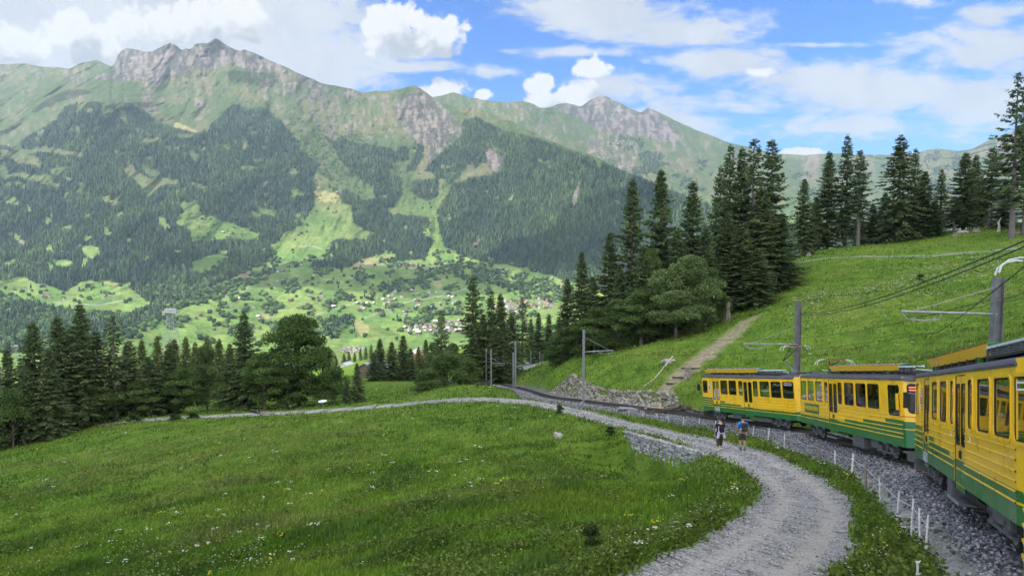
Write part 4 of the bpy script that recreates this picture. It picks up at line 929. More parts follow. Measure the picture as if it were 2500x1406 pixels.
        for dx in (-.55, .55):
            for s in (1, -1):
                wm = MB(); wm.tube([(X(t) + dx, s * .80, -.27), (X(t) + dx, s * .88, -.27)], .35, 20); wm.tube([(X(t) + dx, s * .88, -.27), (X(t) + dx, s * .91, -.27)], .30, 20, mi=1); wm.tube([(X(t) + dx, s * .9, -.27), (X(t) + dx, s * .97, -.27)], .09, 10, mi=1)
                wm.build('wheel', [DARK, STEEL], bo_)
    # seats seen through the glass
    for t in np.arange(.9, L - .9, 1.45):
        if any(a - .3 < t < b + .3 for a, b in doors): continue
        for y in (.62, -.62):
            sm = MB(); sm.box((X(t), y, 1.28), (.26, .95, .72)); sm.box((X(t), y, 1.0), (1.0, .95, .12)); sm.build('seat', SEAT, root)
    if plate:
        a, b = plate; c = X((a + b) / 2); h = (b - a) / 2; pm = MB(); pr = [(-h, .30), (h, .30), (h * 1.1, .22), (h * 1.1, -.22), (h * .6, -.34), (-h * .6, -.34), (-h * 1.1, -.22), (-h * 1.1, .22)]
        pm.add([(c + x, HW + .006, 1.82 + z) for x, z in pr], [tuple(range(8))], 1); pm.add([(c + x * .88, HW + .010, 1.82 + z * .92) for x, z in pr], [tuple(range(8))], 0)
        pm.box((c, HW + .011, 2.04), (h * 1.6, .006, .035), mi=1); pm.box((c, HW + .011, 1.97), (h * 1.6, .006, .035), mi=1)
        # a dark four-legged figure
        pm.box((c - .01, HW + .012, 1.80), (h * .9, .006, .10), (0, R(-25), 0), 2); pm.box((c + h * .35, HW + .012, 1.88), (h * .4, .006, .08), mi=2)
        for x in (-.35, -.1, .2, .45): pm.box((c + x * h, HW + .012, 1.70), (.022, .006, .12), (0, R(12), 0), 2)
        pm.box((c, HW + .011, 1.58), (h * 1.2, .006, .03), mi=1); pm.build('emblem', [WHT, RED, RUB], root)
    if vent:
        a, b = vent; vm = MB(); vm.box((X((a + b) / 2), HW + .008, .15), (b - a, .012, .30))
        for k in range(5): vm.box((X((a + b) / 2), HW + .018, .04 + k * .055), (b - a - .06, .014, .022), (R(25), 0, 0), 1)
        vm.build('vent_grille', [GREY, LGREY], root)
    # yellow roof fairing with grey top, and the resistor grid behind it
    if fairing:
        a, b = fairing; fm = MB(); x0, x1 = X(a), X(b); sl = .16
        def fp(x, e): return [(x + e * 0, .80, 2.84), (x + e * sl, .91, 3.08), (x + e * (sl - .02), .91, 3.10), (x + e * sl, .50, 3.15), (x, .50, 2.88)]
        V = fp(x0, -1) + fp(x1, 1); fm.add(V, [(0, 5, 6, 1)], 0); fm.add(V, [(1, 6, 7, 2)], 3); fm.add(V, [(2, 7, 8, 3)], 1); fm.add(V, [(3, 8, 9, 4), (4, 9, 5, 0), (0, 1, 2, 3, 4), (9, 8, 7, 6, 5)], 2)
        k = x0 + .6
        while k < x1 - .3: fm.box((k, .705, 3.128), (.012, .42, .012), (R(7.0), 0, 0), 4); k += .75
        fo = fm.build('roof_fairing', [YEL, TOPM, GRN, RED, DARK], root, fixn=False)
        for t in np.arange(a + .4, b, 1.1): sp = MB(); sp.box((X(t), .56, 2.78), (.25, .5, .22)); sp.build('support', DARK, fo)
        for t in (a + 1.2, b - 1.0): sp = MB(); sp.box((X(t), .78, 2.76), (.12, .08, .20)); sp.build('support', GRN, fo)
        a, b = gridx; x0, x1 = X(a), X(b); gm = MB(); gm.box(((x0 + x1) / 2, .88, 2.99), (x1 - x0, .06, .05)); gm.box(((x0 + x1) / 2, .55, 3.01), (x1 - x0, .06, .05)); gm.box(((x0 + x1) / 2, .715, 3.005), (x1 - x0, .30, .02), (R(3.5), 0, 0))
        for x in np.linspace(x0 + .03, x1 - .03, 5): gm.box((x, .88, 2.89), (.05, .05, .18), mi=1)
        for k in range(5):
            gm.tube([(x0 + .05, .85, 2.82 + k * .036), (x1 - .05, .85, 2.84 + k * .048)], .012, 6, mi=2)
        for x in np.arange(x0 + .12, x1 - .05, .11): gm.tube([(x, .82, 2.82), (x, .82, 2.97)], .022, 6, mi=3)
        gm.box(((x0 + x1) / 2, .66, 2.80), (x1 - x0, .4, .06), mi=3); gm.build('resistor_grid', [LGREY, GREY, STEEL, DARK], root)
    rb = MB(); r2 = random.Random(key)
    for t in np.arange(.6, min(L - .6, 4.5 if key != 'B' else L - 1), .55):
        rb.box((X(t), r2.uniform(-.7, .1), 2.83), (r2.uniform(.2, .4), r2.uniform(.2, .6), r2.uniform(.1, .22)), mi=r2.choice([0, 1, 1, 2]))
        rb.tube([(X(t) - .3, r2.uniform(-.6, .5), 2.86), (X(t) + .4, r2.uniform(-.6, .5), 2.92)], .02, 6, mi=r2.choice([2, 3]))
    rb.build('roof_equipment', [GREY, DARK, LGREY, STEEL], root)
    if panto:
        t0, kx, kz, hx, hz = panto; pm = MB(); pm.box((X(t0), 0, 2.86), (.7, .9, .08)); pm.tube([(X(t0), 0, 2.92), (X(kx), 0, kz)], .05, 8, r2=.035)
        pm.tube([(X(t0) + .12, .12, 2.92), (X(kx) - .05, .05, kz)], .016, 6, mi=1); po = pm.build('pantograph', [GREY, STEEL], root)
        up = MB(); up.tube([(X(kx), 0, kz), (X(hx), .28, hz)], .025, 6); up.tube([(X(kx), 0, kz), (X(hx), -.28, hz)], .025, 6); up.build('upper_arm', DARK, po)
        hd = MB()
        for dx in (-.17, .17):
            hd.box((X(hx) + dx, 0, hz + .05), (.05, 1.0, .05), mi=1); pts = [(.50, .05), (.62, .06), (.80, .01), (.92, -.10), (.96, -.24)]
            for s in (1, -1): hd.tube([(X(hx) + dx, s * y, hz + z) for y, z in pts], .018, 6)
        hd.tube([(X(hx) - .17, .28, hz), (X(hx) + .17, .28, hz)], .018, 6); hd.tube([(X(hx) - .17, -.28, hz), (X(hx) + .17, -.28, hz)], .018, 6); hd.build('contact_head', [LGREY, CARB], po)
    # small white pictogram tags and class numbers
    sg = MB()
    for a, b in doors:
        if b - a > 1.15:
            for t in (a - .5, b + .55): sg.box((X(t), HW + .004, 1.07), (.11, .012, .10), mi=0); sg.box((X(t), HW + .006, 1.07), (.05, .012, .06), mi=1)
    sg.build('pictogram', [WHT, RUB], root)
    for a, b in doors:
        if b - a > 1.15:
            for t in (a - .72, b + .72):
                cu = bpy.data.curves.new('class_number', 'FONT'); cu.body = '2'; cu.size = .24; cu.align_x = 'CENTER'; cu.extrude = .002; cu.materials.append(RUB)
                f = text_mesh('class_number', cu); f.parent = root; f.location = (X(t), HW + .004, 1.78); f.rotation_euler = (R(90), 0, R(180))
    if text:
        pm = MB(); a, b = text; pr = rrect(X(a), X(b), .62, 1.10, .05); n = len(pr); pm.add([(x, HW + .024, z) for x, z in pr] + [(x, HW, z) for x, z in pr], [tuple(range(n))] + [(k, (k + 1) % n, n + (k + 1) % n, n + k) for k in range(n)], 0); po = pm.build('name_panel', GRN, root)
        cu = bpy.data.curves.new('lettering', 'FONT'); cu.body = 'WENGERNALPBAHN'; cu.size = .36; cu.align_x = 'CENTER'; cu.align_y = 'CENTER'; cu.extrude = .003; cu.offset = -.003; cu.materials.append(YEL)
        f = text_mesh('lettering', cu); f.parent = po; f.location = (X((a + b) / 2), HW + .028, .86); f.rotation_euler = (R(90), 0, R(180))
        bpy.context.view_layer.update(); f.scale = ((b - a - .16) / max(.1, f.dimensions.x), 1.0, 1)
    return root
WZ = (1.275, 2.31); CZ = (1.30, 2.28)
def W(*ab): return [(a, b) + WZ for a, b in ab]
bands_far = lambda L, l1, l2, l3: [(-1, L + 1, -.2, .53), (l3, L + 1, .53, .67), (l2, L + 1, .67, .83), (l1, L + 1, .83, .99)]
carA = build_car('A', 'farthest yellow and green rack railway car with a raised pantograph', W((.08, 1.32), (1.48, 2.68), (2.84, 4.05), (4.28, 4.92), (6.32, 6.91), (7.22, 8.37), (8.55, 9.65)) + [(11.80, 12.62) + CZ], [(5.05, 6.27), (9.87, 10.97)], bands_far(12.73, 11.1, 9.1, 6.75),
    cab_far=True, far_ext=.75, near_ext=.42, plate=(11.32, 11.62), fairing=(4.8, 12.75), gridx=(1.9, 4.75), vent=(9.9, 10.8), marker=(.30, 1.12), panto=(1.35, 3.05, 3.58, 1.55, 4.46), boxes=((7.6, 1.5, .8, .34), (4.0, 1.6, .8, .2)))
carB = build_car('B', 'middle yellow and green railway car with its name in yellow letters', W((11.75, 12.82), (10.48, 11.56), (9.12, 10.24), (8.30, 8.82), (6.32, 6.90), (4.84, 6.04), (3.45, 4.64), (2.07, 3.31)) + [(.20, 1.26) + (1.10, 2.30)], [(7.02, 8.22)], [(-1, 14, -.2, .53), (-1, 6.1, .53, .67), (-1, 3.9, .67, .83), (-1, 1.6, .83, .99)],
    cab_near=True, near_ext=.62, far_ext=.42, fairing=(1.0, 8.9), gridx=(-.35, .95), text=(9.75, 12.15), panto=(10.2, 11.6, 3.15, 10.9, 3.42), boxes=((4.6, 1.3, .95, .55), (3.2, .8, .8, .3)))
carC = build_car('C', 'nearest yellow and green railway car cut off by the right edge', W((-1.02, .10), (.32, 1.51), (1.82, 2.96), (3.41, 3.90), (5.55, 6.06), (6.50, 7.60), (8.00, 9.04)) + [(11.60, 12.45) + CZ], [(4.22, 5.42), (9.60, 10.66)], bands_far(12.57, 10.9, 8.7, 6.1),
    cab_far=True, far_ext=.70, near_ext=1.7, plate=(11.0, 11.38), fairing=(3.9, 12.55), gridx=(.2, 3.85), vent=(9.6, 10.6), marker=(-.85, -.05), panto=(2.4, 4.1, 3.65, 2.6, 4.62), boxes=((6.2, .7, .95, .5), (2.0, 1.6, .8, .2)))
# the uphill end of the nearest car goes on past the frame edge
o_, y_, p_, L_ = CARS['D']; d_, r_, u_ = car_frame(y_, p_)
carD = dup(carB, o_ + d_ * (L_ / 2) + r_ * HW, None, 'blank yellow car corner at the lower right edge of the picture')
carD.rotation_euler = Matrix((d_, -r_, u_)).transposed().to_euler()
for ch in list(carD.children):
    if ch.name.startswith(('name_panel', 'class_number')):
        for g_ in list(ch.children): bpy.data.objects.remove(g_)
        bpy.data.objects.remove(ch)
# cab details: mirrors and grab rails
for car, t, key in ((carA, 12.62, 'A'), (carC, 12.50, 'C')):
    L = CARS[key][3]; m_ = MB(); m_.tube([(t - L / 2 + .1, HW, 1.95), (t - L / 2 + .25, HW + .22, 1.95)], .015, 6, mi=0); m_.box((t - L / 2 + .27, HW + .24, 1.72), (.10, .20, .52), mi=1); m_.build('mirror', [STEEL, RUB], car)
L = CARS['B'][3]; m_ = MB()
for t in (-.02 + .22,): m_.tube([(t - L / 2 - .05, HW + .01, 1.35), (t - L / 2 - .05, HW + .09, 1.40), (t - L / 2 - .05, HW + .09, 1.95), (t - L / 2 - .05, HW + .01, 2.0)], .022, 6)
m_.box((.34 - L / 2, HW + .05, 1.66), (.13, .05, .62)); m_.build('grab_rail', YEL, carB)
# ------------------------------------------------------------------ trees near by
def needle_mat(name, trans=.25):
    return attr_mat(name, var=.30, scale=.55, rough=.75, spec=.2, translucent=trans, detail=3)
NEEDLE = needle_mat('spruce_needles', .32); LEAF = needle_mat('broad_leaves', .40)
BARK = mat('bark', (0.115, 0.092, 0.075), .95, var=.35, scale=6, bump=.6, bscale=12); BARKG = mat('grey_bark', (0.15, 0.135, 0.12), .95, var=.3, scale=6, bump=.6, bscale=12)
def quads(C0, A, B, tip=0.35):
    """diamonds: base C0, along A (full length), half width B"""
    n = len(C0); V = np.stack([C0, C0 + A * .45 + B, C0 + A, C0 + A * .45 - B], 1).reshape(-1, 3); return V, np.arange(n * 4).reshape(n, 4)
def nrm(v): return v / (np.linalg.norm(v, axis=-1, keepdims=True) + 1e-9)
def spruce_meshes(seed, H=22.0, Rm=3.4, dens=1.0, bare=.06, droop=.5, power=.85, gaps=.0, col=(0.085, 0.125, 0.050)):
    r = np.random.default_rng(seed); segs = []; C_, A_, B_, K_ = [], [], [], []
    z = H * bare; 
    while z < H * .985:
        f = z / H; nb = int(r.integers(5, 8) * (1 if f < .9 else .7)); a0 = r.random() * 6.28; Lw = Rm * (1 - f) ** power * (1 + .25 * math.sin(z * 2.1 + seed) * .4) 
        if f < .25: Lw *= .72 + f * 1.1
        for k in range(nb):
            if r.random() < gaps: continue
            a = a0 + k * 6.283 / nb + r.normal(0, .25); L = Lw * r.uniform(.55, 1.2) + .12; zb = z + r.normal(0, .014) * H * (1 - .8 * f) 
            up = lerp(-droop * .55, .55, f ** 1.6) + r.normal(0, .10)
            n = max(3, int(L / .32)); t = np.linspace(0, 1, n); 
            # branch: leaves the trunk, sags, lifts at the tip
            rad = t * L * math.cos(up * .6); hz = L * (t * math.sin(up) - droop * .35 * t * t * (1 - f) + .16 * t ** 3)
            P = np.stack([np.cos(a) * rad, np.sin(a) * rad, zb + hz], 1); segs.append((P[0], P[n // 2], P[-1], .018 + .02 * L / Rm))
            d = np.array([math.cos(a), math.sin(a), 0]); s = np.array([-math.sin(a), math.cos(a), 0])
            m = max(3, int(n * 5.2 * dens)); tt = r.random(m) ** .75; 
            pos = np.stack([np.interp(tt, t, P[:, i]) for i in range(3)], 1); side = np.where(r.random(m) < .5, -1, 1)
            ln = (.26 + .42 * (1 - tt)) * (.55 + .45 * min(1, L / 1.8)) * r.uniform(.7, 1.25, m) * (1.15)
            ang = r.uniform(.45, 1.25, m); A = (d[None] * np.cos(ang)[:, None] + s[None] * (np.sin(ang) * side)[:, None]); A[:, 2] -= r.uniform(.15, 1.15, m) * (.6 + droop); A = nrm(A) * ln[:, None]
            B = nrm(np.cross(A, r.normal(size=(m, 3)))) * (ln * r.uniform(.16, .30, m))[:, None]
            C_.append(pos + r.normal(0, .05, (m, 3))); A_.append(A); B_.append(B); K_.append(np.full(m, f))
        z += H * .022 * r.uniform(.7, 1.35) * (1.0 if f < .8 else .8)
    # leader
    m = 40; zt = H * (1 - r.random(m) * .05); an = r.random(m) * 6.28; C_.append(np.stack([0 * zt, 0 * zt, zt], 1)); A = np.stack([np.cos(an), np.sin(an), r.uniform(-.2, .8, m)], 1) * .30; A_.append(A); B_.append(nrm(np.cross(A, r.normal(size=(m, 3)))) * .06); K_.append(np.ones(m))
    C0, A, B = np.concatenate(C_), np.concatenate(A_), np.concatenate(B_); V, Fc = quads(C0, A, B); n = len(C0)
    cc = np.array(col)[None] * r.uniform(.62, 1.45, (n, 1)) * (1 + (r.random((n, 3)) - .5) * .2); young = r.random(n) < .10; cc[young] = cc[young] * np.array([1.7, 1.6, 1.2])
    tmp = mesh_obj('crown', V, Fc, NEEDLE, cols=cc); crown = tmp.data; bpy.data.objects.remove(tmp)
    mb = MB(); mb.tube([(0, 0, -.8), (0, 0, H * .25), (.05, 0, H * .6), (0, 0, H)], [.012 * H, .0095 * H, .0055 * H, .012], 8)
    for a, b, c, w in segs[::2]: mb.tube([a, b, c], [w * 1.6, w, .008], 4, cap=False)
    for q in range(int(14 * (1 + bare * 6))):   # dead twigs on the lower trunk
        zz = r.uniform(.03, max(.1, bare * 1.15)) * H; a = r.random() * 6.28; l = r.uniform(.5, 1.5); mb.tube([(0, 0, zz), (math.cos(a) * l, math.sin(a) * l, zz - l * r.uniform(-.1, .35))], .016, 4, cap=False)
    t = mb.build('trunk', BARKG if bare > .2 else BARK, smooth=False, fixn=False); trunk = t.data; bpy.data.objects.remove(t)
    return crown, trunk, H, Rm
def broad_meshes(seed, H=12.0, Rm=5.0, nblob=34, leaf=.30, nleaf=9000, trunk_h=.06, col=(0.088, 0.142, 0.040), low=False):
    r = np.random.default_rng(seed); bl = []
    for i in range(nblob):
        f = r.random() ** .8; zc = H * (trunk_h + .06 + f * (.90 - trunk_h)); env = Rm * (math.sin(math.pi * min(1, (.20 + f * .80))) ** .75) if not low else Rm * (1 - f * .8)
        a = r.random() * 6.28; q = env * math.sqrt(r.random()) * .85; bl.append((math.cos(a) * q, math.sin(a) * q, zc, Rm * r.uniform(.20, .42)))
    bl.append((0, 0, H * .90, Rm * .28)); bl = np.array(bl); w = bl[:, 3] ** 2; idx = r.choice(len(bl), nleaf, p=w / w.sum())
    d = nrm(r.normal(size=(nleaf, 3))); d[:, 2] = np.where(d[:, 2] < -.35, -d[:, 2] * .5, d[:, 2]); rad = bl[idx, 3] * (r.random(nleaf) ** .33) ; P = bl[idx, :3] + d * rad[:, None] * np.array([1, 1, .72])
    ln = leaf * r.uniform(.6, 1.35, nleaf); A = nrm(d * .6 + r.normal(0, .6, (nleaf, 3)) + np.array([0, 0, -.15])) * ln[:, None]; B = nrm(np.cross(A, r.normal(size=(nleaf, 3)))) * (ln * .36)[:, None]
    V, Fc = quads(P, A, B); hue = r.uniform(.75, 1.3, len(bl))[idx][:, None]
    cc = np.array(col)[None] * hue * r.uniform(.65, 1.4, (nleaf, 1)) * (1 + (r.random((nleaf, 3)) - .5) * .2)
    t = mesh_obj('crown', V, Fc, LEAF, cols=cc); crown = t.data; bpy.data.objects.remove(t)
    mb = MB(); mb.tube([(0, 0, -.8), (.05, 0, H * trunk_h), (.1, .05, H * .55), (0, 0, H * .85)], [.026 * H, .02 * H, .010 * H, .02], 8)
    for b in bl[:22]:
        z0 = max(H * trunk_h * .7, b[2] * .55); mb.tube([(0.05, 0, z0), (b[0] * .5, b[1] * .5, lerp(z0, b[2], .6)), tuple(b[:3])], [.010 * H, .006 * H, .015], 5, cap=False)
    t = mb.build('trunk', BARK, fixn=False); trunk = t.data; bpy.data.objects.remove(t)
    return crown, trunk, H, Rm
SPR = {'full': spruce_meshes(1, dens=1.25), 'full2': spruce_meshes(2, Rm=3.7, dens=1.2, droop=.65), 'slim': spruce_meshes(3, Rm=2.5, dens=1.2, power=.7), 'loose': spruce_meshes(4, Rm=3.6, dens=.95, gaps=.18, droop=.7, bare=.12),
       'bare': spruce_meshes(5, Rm=3.0, dens=.95, gaps=.22, bare=.34, droop=.6, power=.6), 'sparse': spruce_meshes(6, Rm=3.0, dens=.8, gaps=.35, bare=.22, droop=.55, power=.6), 'light': spruce_meshes(7, Rm=3.4, dens=1.2, col=(0.120, 0.150, 0.045)), 'droop': spruce_meshes(8, Rm=3.3, dens=1.1, gaps=.15, droop=1.0, power=.7)}  # light kind: sunlight put into a paler, yellower needle colour
BRD = {'round': broad_meshes(11, nleaf=17000), 'maple': broad_meshes(12, H=14, Rm=5.6, nblob=44, nleaf=24000, leaf=.32, col=(0.075, 0.125, 0.034)), 'bush': broad_meshes(13, H=6, Rm=4.2, nblob=30, nleaf=12000, trunk_h=.04, low=True, leaf=.26), 'tall': broad_meshes(14, H=13, Rm=4.2, nblob=38, nleaf=17000, col=(0.092, 0.150, 0.042)),
       'pale': broad_meshes(15, H=12, Rm=5.2, nblob=52, nleaf=36000, col=(0.125, 0.180, 0.062))}
def tree(kind, px, top, D, wpx, label, group):
    lib = SPR if kind in SPR else BRD; crown, trunk, H, Rm = lib[kind]
    x = float(at(px, 700, D)[0]); zt = float(at(px, top, D)[2]); zg = ground(x, D); h = max(1.5, zt - zg); w = wpx / F * D / 2
    x = (px - CX) / F * (D * math.cos(TILT) - (zg + h * .5) * math.sin(TILT))
    o = empty('spruce_tree' if lib is SPR else 'broadleaf_tree', (x, D, zg), label, 'tree', group, rz=random.random() * 6.28)
    sxy = w / (Rm * (1.02 if lib is SPR else 1.1)); o.scale = (sxy, sxy, h / H)
    for nm, me in (('crown', crown), ('trunk', trunk)):
        c = bpy.data.objects.new(nm, me); COL.objects.link(c); c.parent = o
    return o
ORD = 'first second third fourth fifth sixth seventh eighth ninth tenth eleventh twelfth thirteenth fourteenth fifteenth sixteenth seventeenth eighteenth nineteenth twentieth twenty-first twenty-second twenty-third twenty-fourth twenty-fifth'.split()
LOOK = {'full': 'dense', 'full2': 'broad dense', 'slim': 'slim', 'loose': 'ragged', 'bare': 'high-crowned bare-stemmed', 'sparse': 'thin sparse', 'light': 'sunlit', 'droop': 'drooping', 'round': 'round leafy', 'maple': 'big dark', 'bush': 'low bushy', 'tall': 'tall leafy', 'pale': 'pale leafy'}
STANDS = {
 'left edge stand': [(-40, 830, 90, 100, 'full'), (22, 850, 95, 80, 'full2'), (55, 880, 92, 80, 'loose'), (85, 785, 97, 105, 'full'), (122, 850, 93, 90, 'full2'), (145, 772, 99, 110, 'full2'), (175, 800, 104, 95, 'slim'), (200, 740, 100, 105, 'full'), (238, 808, 104, 105, 'full2'), (280, 770, 103, 95, 'sparse'), (318, 830, 106, 100, 'loose'), (365, 870, 104, 90, 'full2'), (415, 838, 107, 85, 'full')],
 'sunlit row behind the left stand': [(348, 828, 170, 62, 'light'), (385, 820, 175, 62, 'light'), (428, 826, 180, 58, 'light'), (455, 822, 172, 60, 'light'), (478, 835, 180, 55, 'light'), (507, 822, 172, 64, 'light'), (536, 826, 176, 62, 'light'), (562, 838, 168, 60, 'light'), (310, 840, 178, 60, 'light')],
 'big maple group': [(598, 762, 103, 118, 'full'), (690, 802, 112, 66, 'slim'), (560, 850, 106, 90, 'loose')],
 'little pair right of the maple': [(872, 886, 96, 66, 'full2'), (846, 928, 95, 48, 'full')],
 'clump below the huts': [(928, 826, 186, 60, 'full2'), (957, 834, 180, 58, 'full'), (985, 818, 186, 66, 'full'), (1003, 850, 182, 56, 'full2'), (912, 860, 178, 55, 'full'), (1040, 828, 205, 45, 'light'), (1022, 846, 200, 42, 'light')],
 'group behind the thin masts': [(1078, 755, 150, 72, 'sparse'), (1155, 670, 120, 100, 'droop'), (1200, 707, 124, 84, 'loose'), (1222, 716, 126, 84, 'full'), (1180, 770, 122, 100, 'full2'), (1248, 765, 130, 84, 'full2'), (1275, 725, 140, 66, 'sparse'), (1215, 800, 118, 100, 'full'), (1155, 820, 118, 90, 'full2'), (1315, 764, 175, 52, 'full'), (1340, 770, 180, 54, 'full2'), (1364, 772, 172, 54, 'full'), (1296, 778, 178, 46, 'full')],
 'big central stand': [(1385, 680, 104, 76, 'full2'), (1420, 612, 100, 76, 'full'), (1447, 675, 98, 84, 'full2'), (1487, 565, 99, 92, 'full'), (1513, 650, 95, 90, 'full2'), (1543, 436, 98, 92, 'slim'), (1570, 600, 92, 104, 'full2'), (1612, 413, 101, 122, 'full2'), (1652, 560, 98, 104, 'full'), (1690, 442, 104, 106, 'full'), (1722, 555, 100, 100, 'full2'), (1757, 404, 108, 98, 'loose'), (1780, 352, 110, 104, 'loose'), (1808, 360, 112, 88, 'full'), (1812, 545, 101, 116, 'full2'), (1838, 340, 108, 122, 'sparse'), (1860, 460, 105, 118, 'full2'), (1882, 343, 109, 108, 'bare'), (1850, 605, 99, 110, 'full2'), (1908, 520, 106, 104, 'full'), (1915, 610, 104, 96, 'full2'), (1775, 520, 104, 100, 'full')],
 'right crest row': [(1962, 436, 130, 82, 'full2'), (1992, 480, 140, 70, 'full'), (2022, 370, 140, 96, 'full'), (2066, 328, 140, 100, 'loose'), (2098, 368, 136, 84, 'bare'), (2130, 500, 140, 70, 'full2'), (2160, 470, 148, 66, 'full'), (2195, 330, 137, 128, 'droop'), (2232, 362, 142, 82, 'loose'), (2256, 418, 138, 98, 'full2'), (2280, 490, 136, 70, 'full'), (2297, 412, 148, 72, 'loose'), (2330, 480, 138, 66, 'bare'), (2355, 373, 142, 108, 'full2'), (2380, 378, 148, 72, 'full'), (2420, 362, 134, 94, 'bare'), (2452, 440, 131, 84, 'full2'), (2478, 178, 120, 118, 'sparse'), (2508, 195, 122, 96, 'bare'), (2540, 330, 125, 110, 'full'), (2100, 520, 150, 80, 'full2'), (2228, 505, 148, 80, 'full2'), (2402, 455, 146, 80, 'full')]}
WK = {'left edge stand': 1.6, 'big central stand': 1.5, 'right crest row': 1.28, 'group behind the thin masts': 1.25, 'clump below the huts': 1.25, 'big maple group': 1.25, 'sunlit row behind the left stand': 1.5}
for where, lst in STANDS.items():
    for i, (px, top, D, w, kind) in enumerate(sorted(lst)):
        tree(kind, px, top, D, w * WK.get(where, 1), '%s spruce, %s from the left in the %s' % (LOOK[kind], ORD[i], where), 'spruces of the ' + where)
BROADS = [('left stand', [(30, 960, 90, 150, 'bush'), (125, 990, 94, 120, 'bush'), (255, 950, 101, 110, 'tall'), (350, 925, 103, 110, 'tall'), (445, 900, 106, 115, 'tall'), (505, 850, 112, 110, 'pale')]),
          ('maple group', [(560, 905, 104, 100, 'tall'), (645, 862, 100, 130, 'tall'), (728, 768, 104, 205, 'maple'), (790, 850, 103, 150, 'round'), (815, 900, 100, 110, 'bush'), (700, 900, 101, 130, 'round')]),
          ('mound thicket', [(1048, 905, 95, 110, 'bush'), (1092, 866, 97, 150, 'bush'), (1140, 880, 100, 110, 'bush'), (1030, 945, 92, 70, 'bush'), (1060, 840, 160, 70, 'pale'), (1105, 842, 160, 70, 'pale')]),
          ('big stand front', [(1350, 850, 102, 90, 'bush'), (1372, 805, 101, 100, 'tall'), (1408, 790, 97, 110, 'round'), (1452, 755, 95, 120, 'tall'), (1508, 735, 90, 170, 'round'), (1565, 715, 88, 170, 'tall'), (1622, 665, 89, 190, 'pale'), (1685, 632, 90, 190, 'pale'), (1590, 612, 96, 90, 'tall'), (1735, 660, 94, 110, 'round'), (1650, 715, 85, 210, 'pale')])]
for where, lst in BROADS:
    for i, (px, top, D, w, kind) in enumerate(sorted(lst)):
        tree(kind, px, top, D, w, '%s tree, %s from the left of the broadleaved ones in the %s' % (LOOK[kind], ORD[i], where), 'broadleaved trees of the ' + where)
# lower belt of trees on the slope below, seen between the nearer groups
k = 0
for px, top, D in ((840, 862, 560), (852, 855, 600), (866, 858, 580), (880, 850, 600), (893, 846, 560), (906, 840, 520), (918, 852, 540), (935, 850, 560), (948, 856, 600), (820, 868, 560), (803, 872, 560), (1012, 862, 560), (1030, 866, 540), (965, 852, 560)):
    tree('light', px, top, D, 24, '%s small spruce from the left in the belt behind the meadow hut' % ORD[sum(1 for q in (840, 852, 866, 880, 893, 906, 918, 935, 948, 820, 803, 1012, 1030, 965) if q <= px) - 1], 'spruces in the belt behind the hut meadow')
# wood filling the flank below the left stand
u = rng.uniform(-250, 1000, 500); D = rng.uniform(380, 540, 500); X = (u - CX) / F * D; k = (X < -70) & ~((X > -150) & (D > 330)); X, D = X[k], D[k]; XY = np.stack([X, D], 1); zg = height(XY, False)
top = (F * -(zg + 18) / D) + 606; ok = top > 850; P = np.column_stack([XY, zg])[ok]; H = 14 + rng.random(len(P)) * 8
V0 = None
scatter_mesh('hillside_wood', P, H, H * .38, CONE, wood_cols(len(P), (0.05, 0.08, 0.03)), wood_mat, 'mixed wood filling the slope below the left stand')
# ------------------------------------------------------------------ grass, flowers, stones (nobody could count them)
def zone(P):
    """how much gravel / earth there is at a place (1 = none of it is grass)"""
    dp, ip = nearest(P, PTH); dt, it = nearest(P, TRK); dl, il = nearest(P, trail); d2, _ = nearest(P, rut2)
    return (np.abs(dp) + fbm(P[:, 0] * .7, P[:, 1] * .7, 31, 4) * .33 > PW[ip] + .12 - .35 * rng.random(len(P)) ** 2) & ((dt > 2.8) | (dt < -OW(P[:, 1]) - .02)) & (np.abs(dl) > np.interp(il, [0, len(trail) * .35, len(trail) * .8, len(trail)], [.9, 1.4, 1.3, .2])) & (np.abs(d2) > 1.0)
def spread(n, D0, D1, pw=2.0, u0=-120, u1=2620):
    u = rng.uniform(u0, u1, n); t = rng.random(n); a, b = D0 ** (1 - pw), D1 ** (1 - pw); D = (a + (b - a) * t) ** (1 / (1 - pw)); return np.stack([(u - CX) / F * D * 1.03, D], 1), D
XY, D = spread(520000, 9, 150, 1.75); k = zone(XY); XY, D = XY[k], D[k]
k = (XY[:, 0] > -105) ; XY, D = XY[k], D[k]
n = len(XY); Z = height(XY); patch = fbm(XY[:, 0] * .12, XY[:, 1] * .12, 41, 4); tall = sstep(.0, .55, fbm(XY[:, 0] * .45, XY[:, 1] * .45, 43, 4)); dry = sstep(.15, .55, fbm(XY[:, 0] * .06 + 5, XY[:, 1] * .1, 44, 4))
dwl, iwl = nearest(XY, WALL_TOP); nearw = (dwl > -.3) & (dwl < 1.6) & (iwl > 2) & (iwl < len(WALL_TOP) - 3)
h = (.10 + .13 * rng.random(n) + .20 * tall * rng.random(n)) * (1 + D / 400); h = np.where(nearw, h * .35, h); w = (.012 + .010 * rng.random(n)) * (1 + D / 26); a = rng.random(n) * 6.283
lean = np.stack([np.cos(a), np.sin(a)], 1) * (h * rng.uniform(.15, .9, n))[:, None]; wind = np.array([.25, -.1])[None] * h[:, None]; b = rng.random(n) * 6.283; sd = np.stack([np.cos(b), np.sin(b)], 1) * w[:, None]
V = np.empty((n, 3, 3)); V[:, 0, :2] = XY - sd; V[:, 1, :2] = XY + sd; V[:, 2, :2] = XY + lean + wind; V[:, 0, 2] = V[:, 1, 2] = Z - .03; V[:, 2, 2] = Z + h
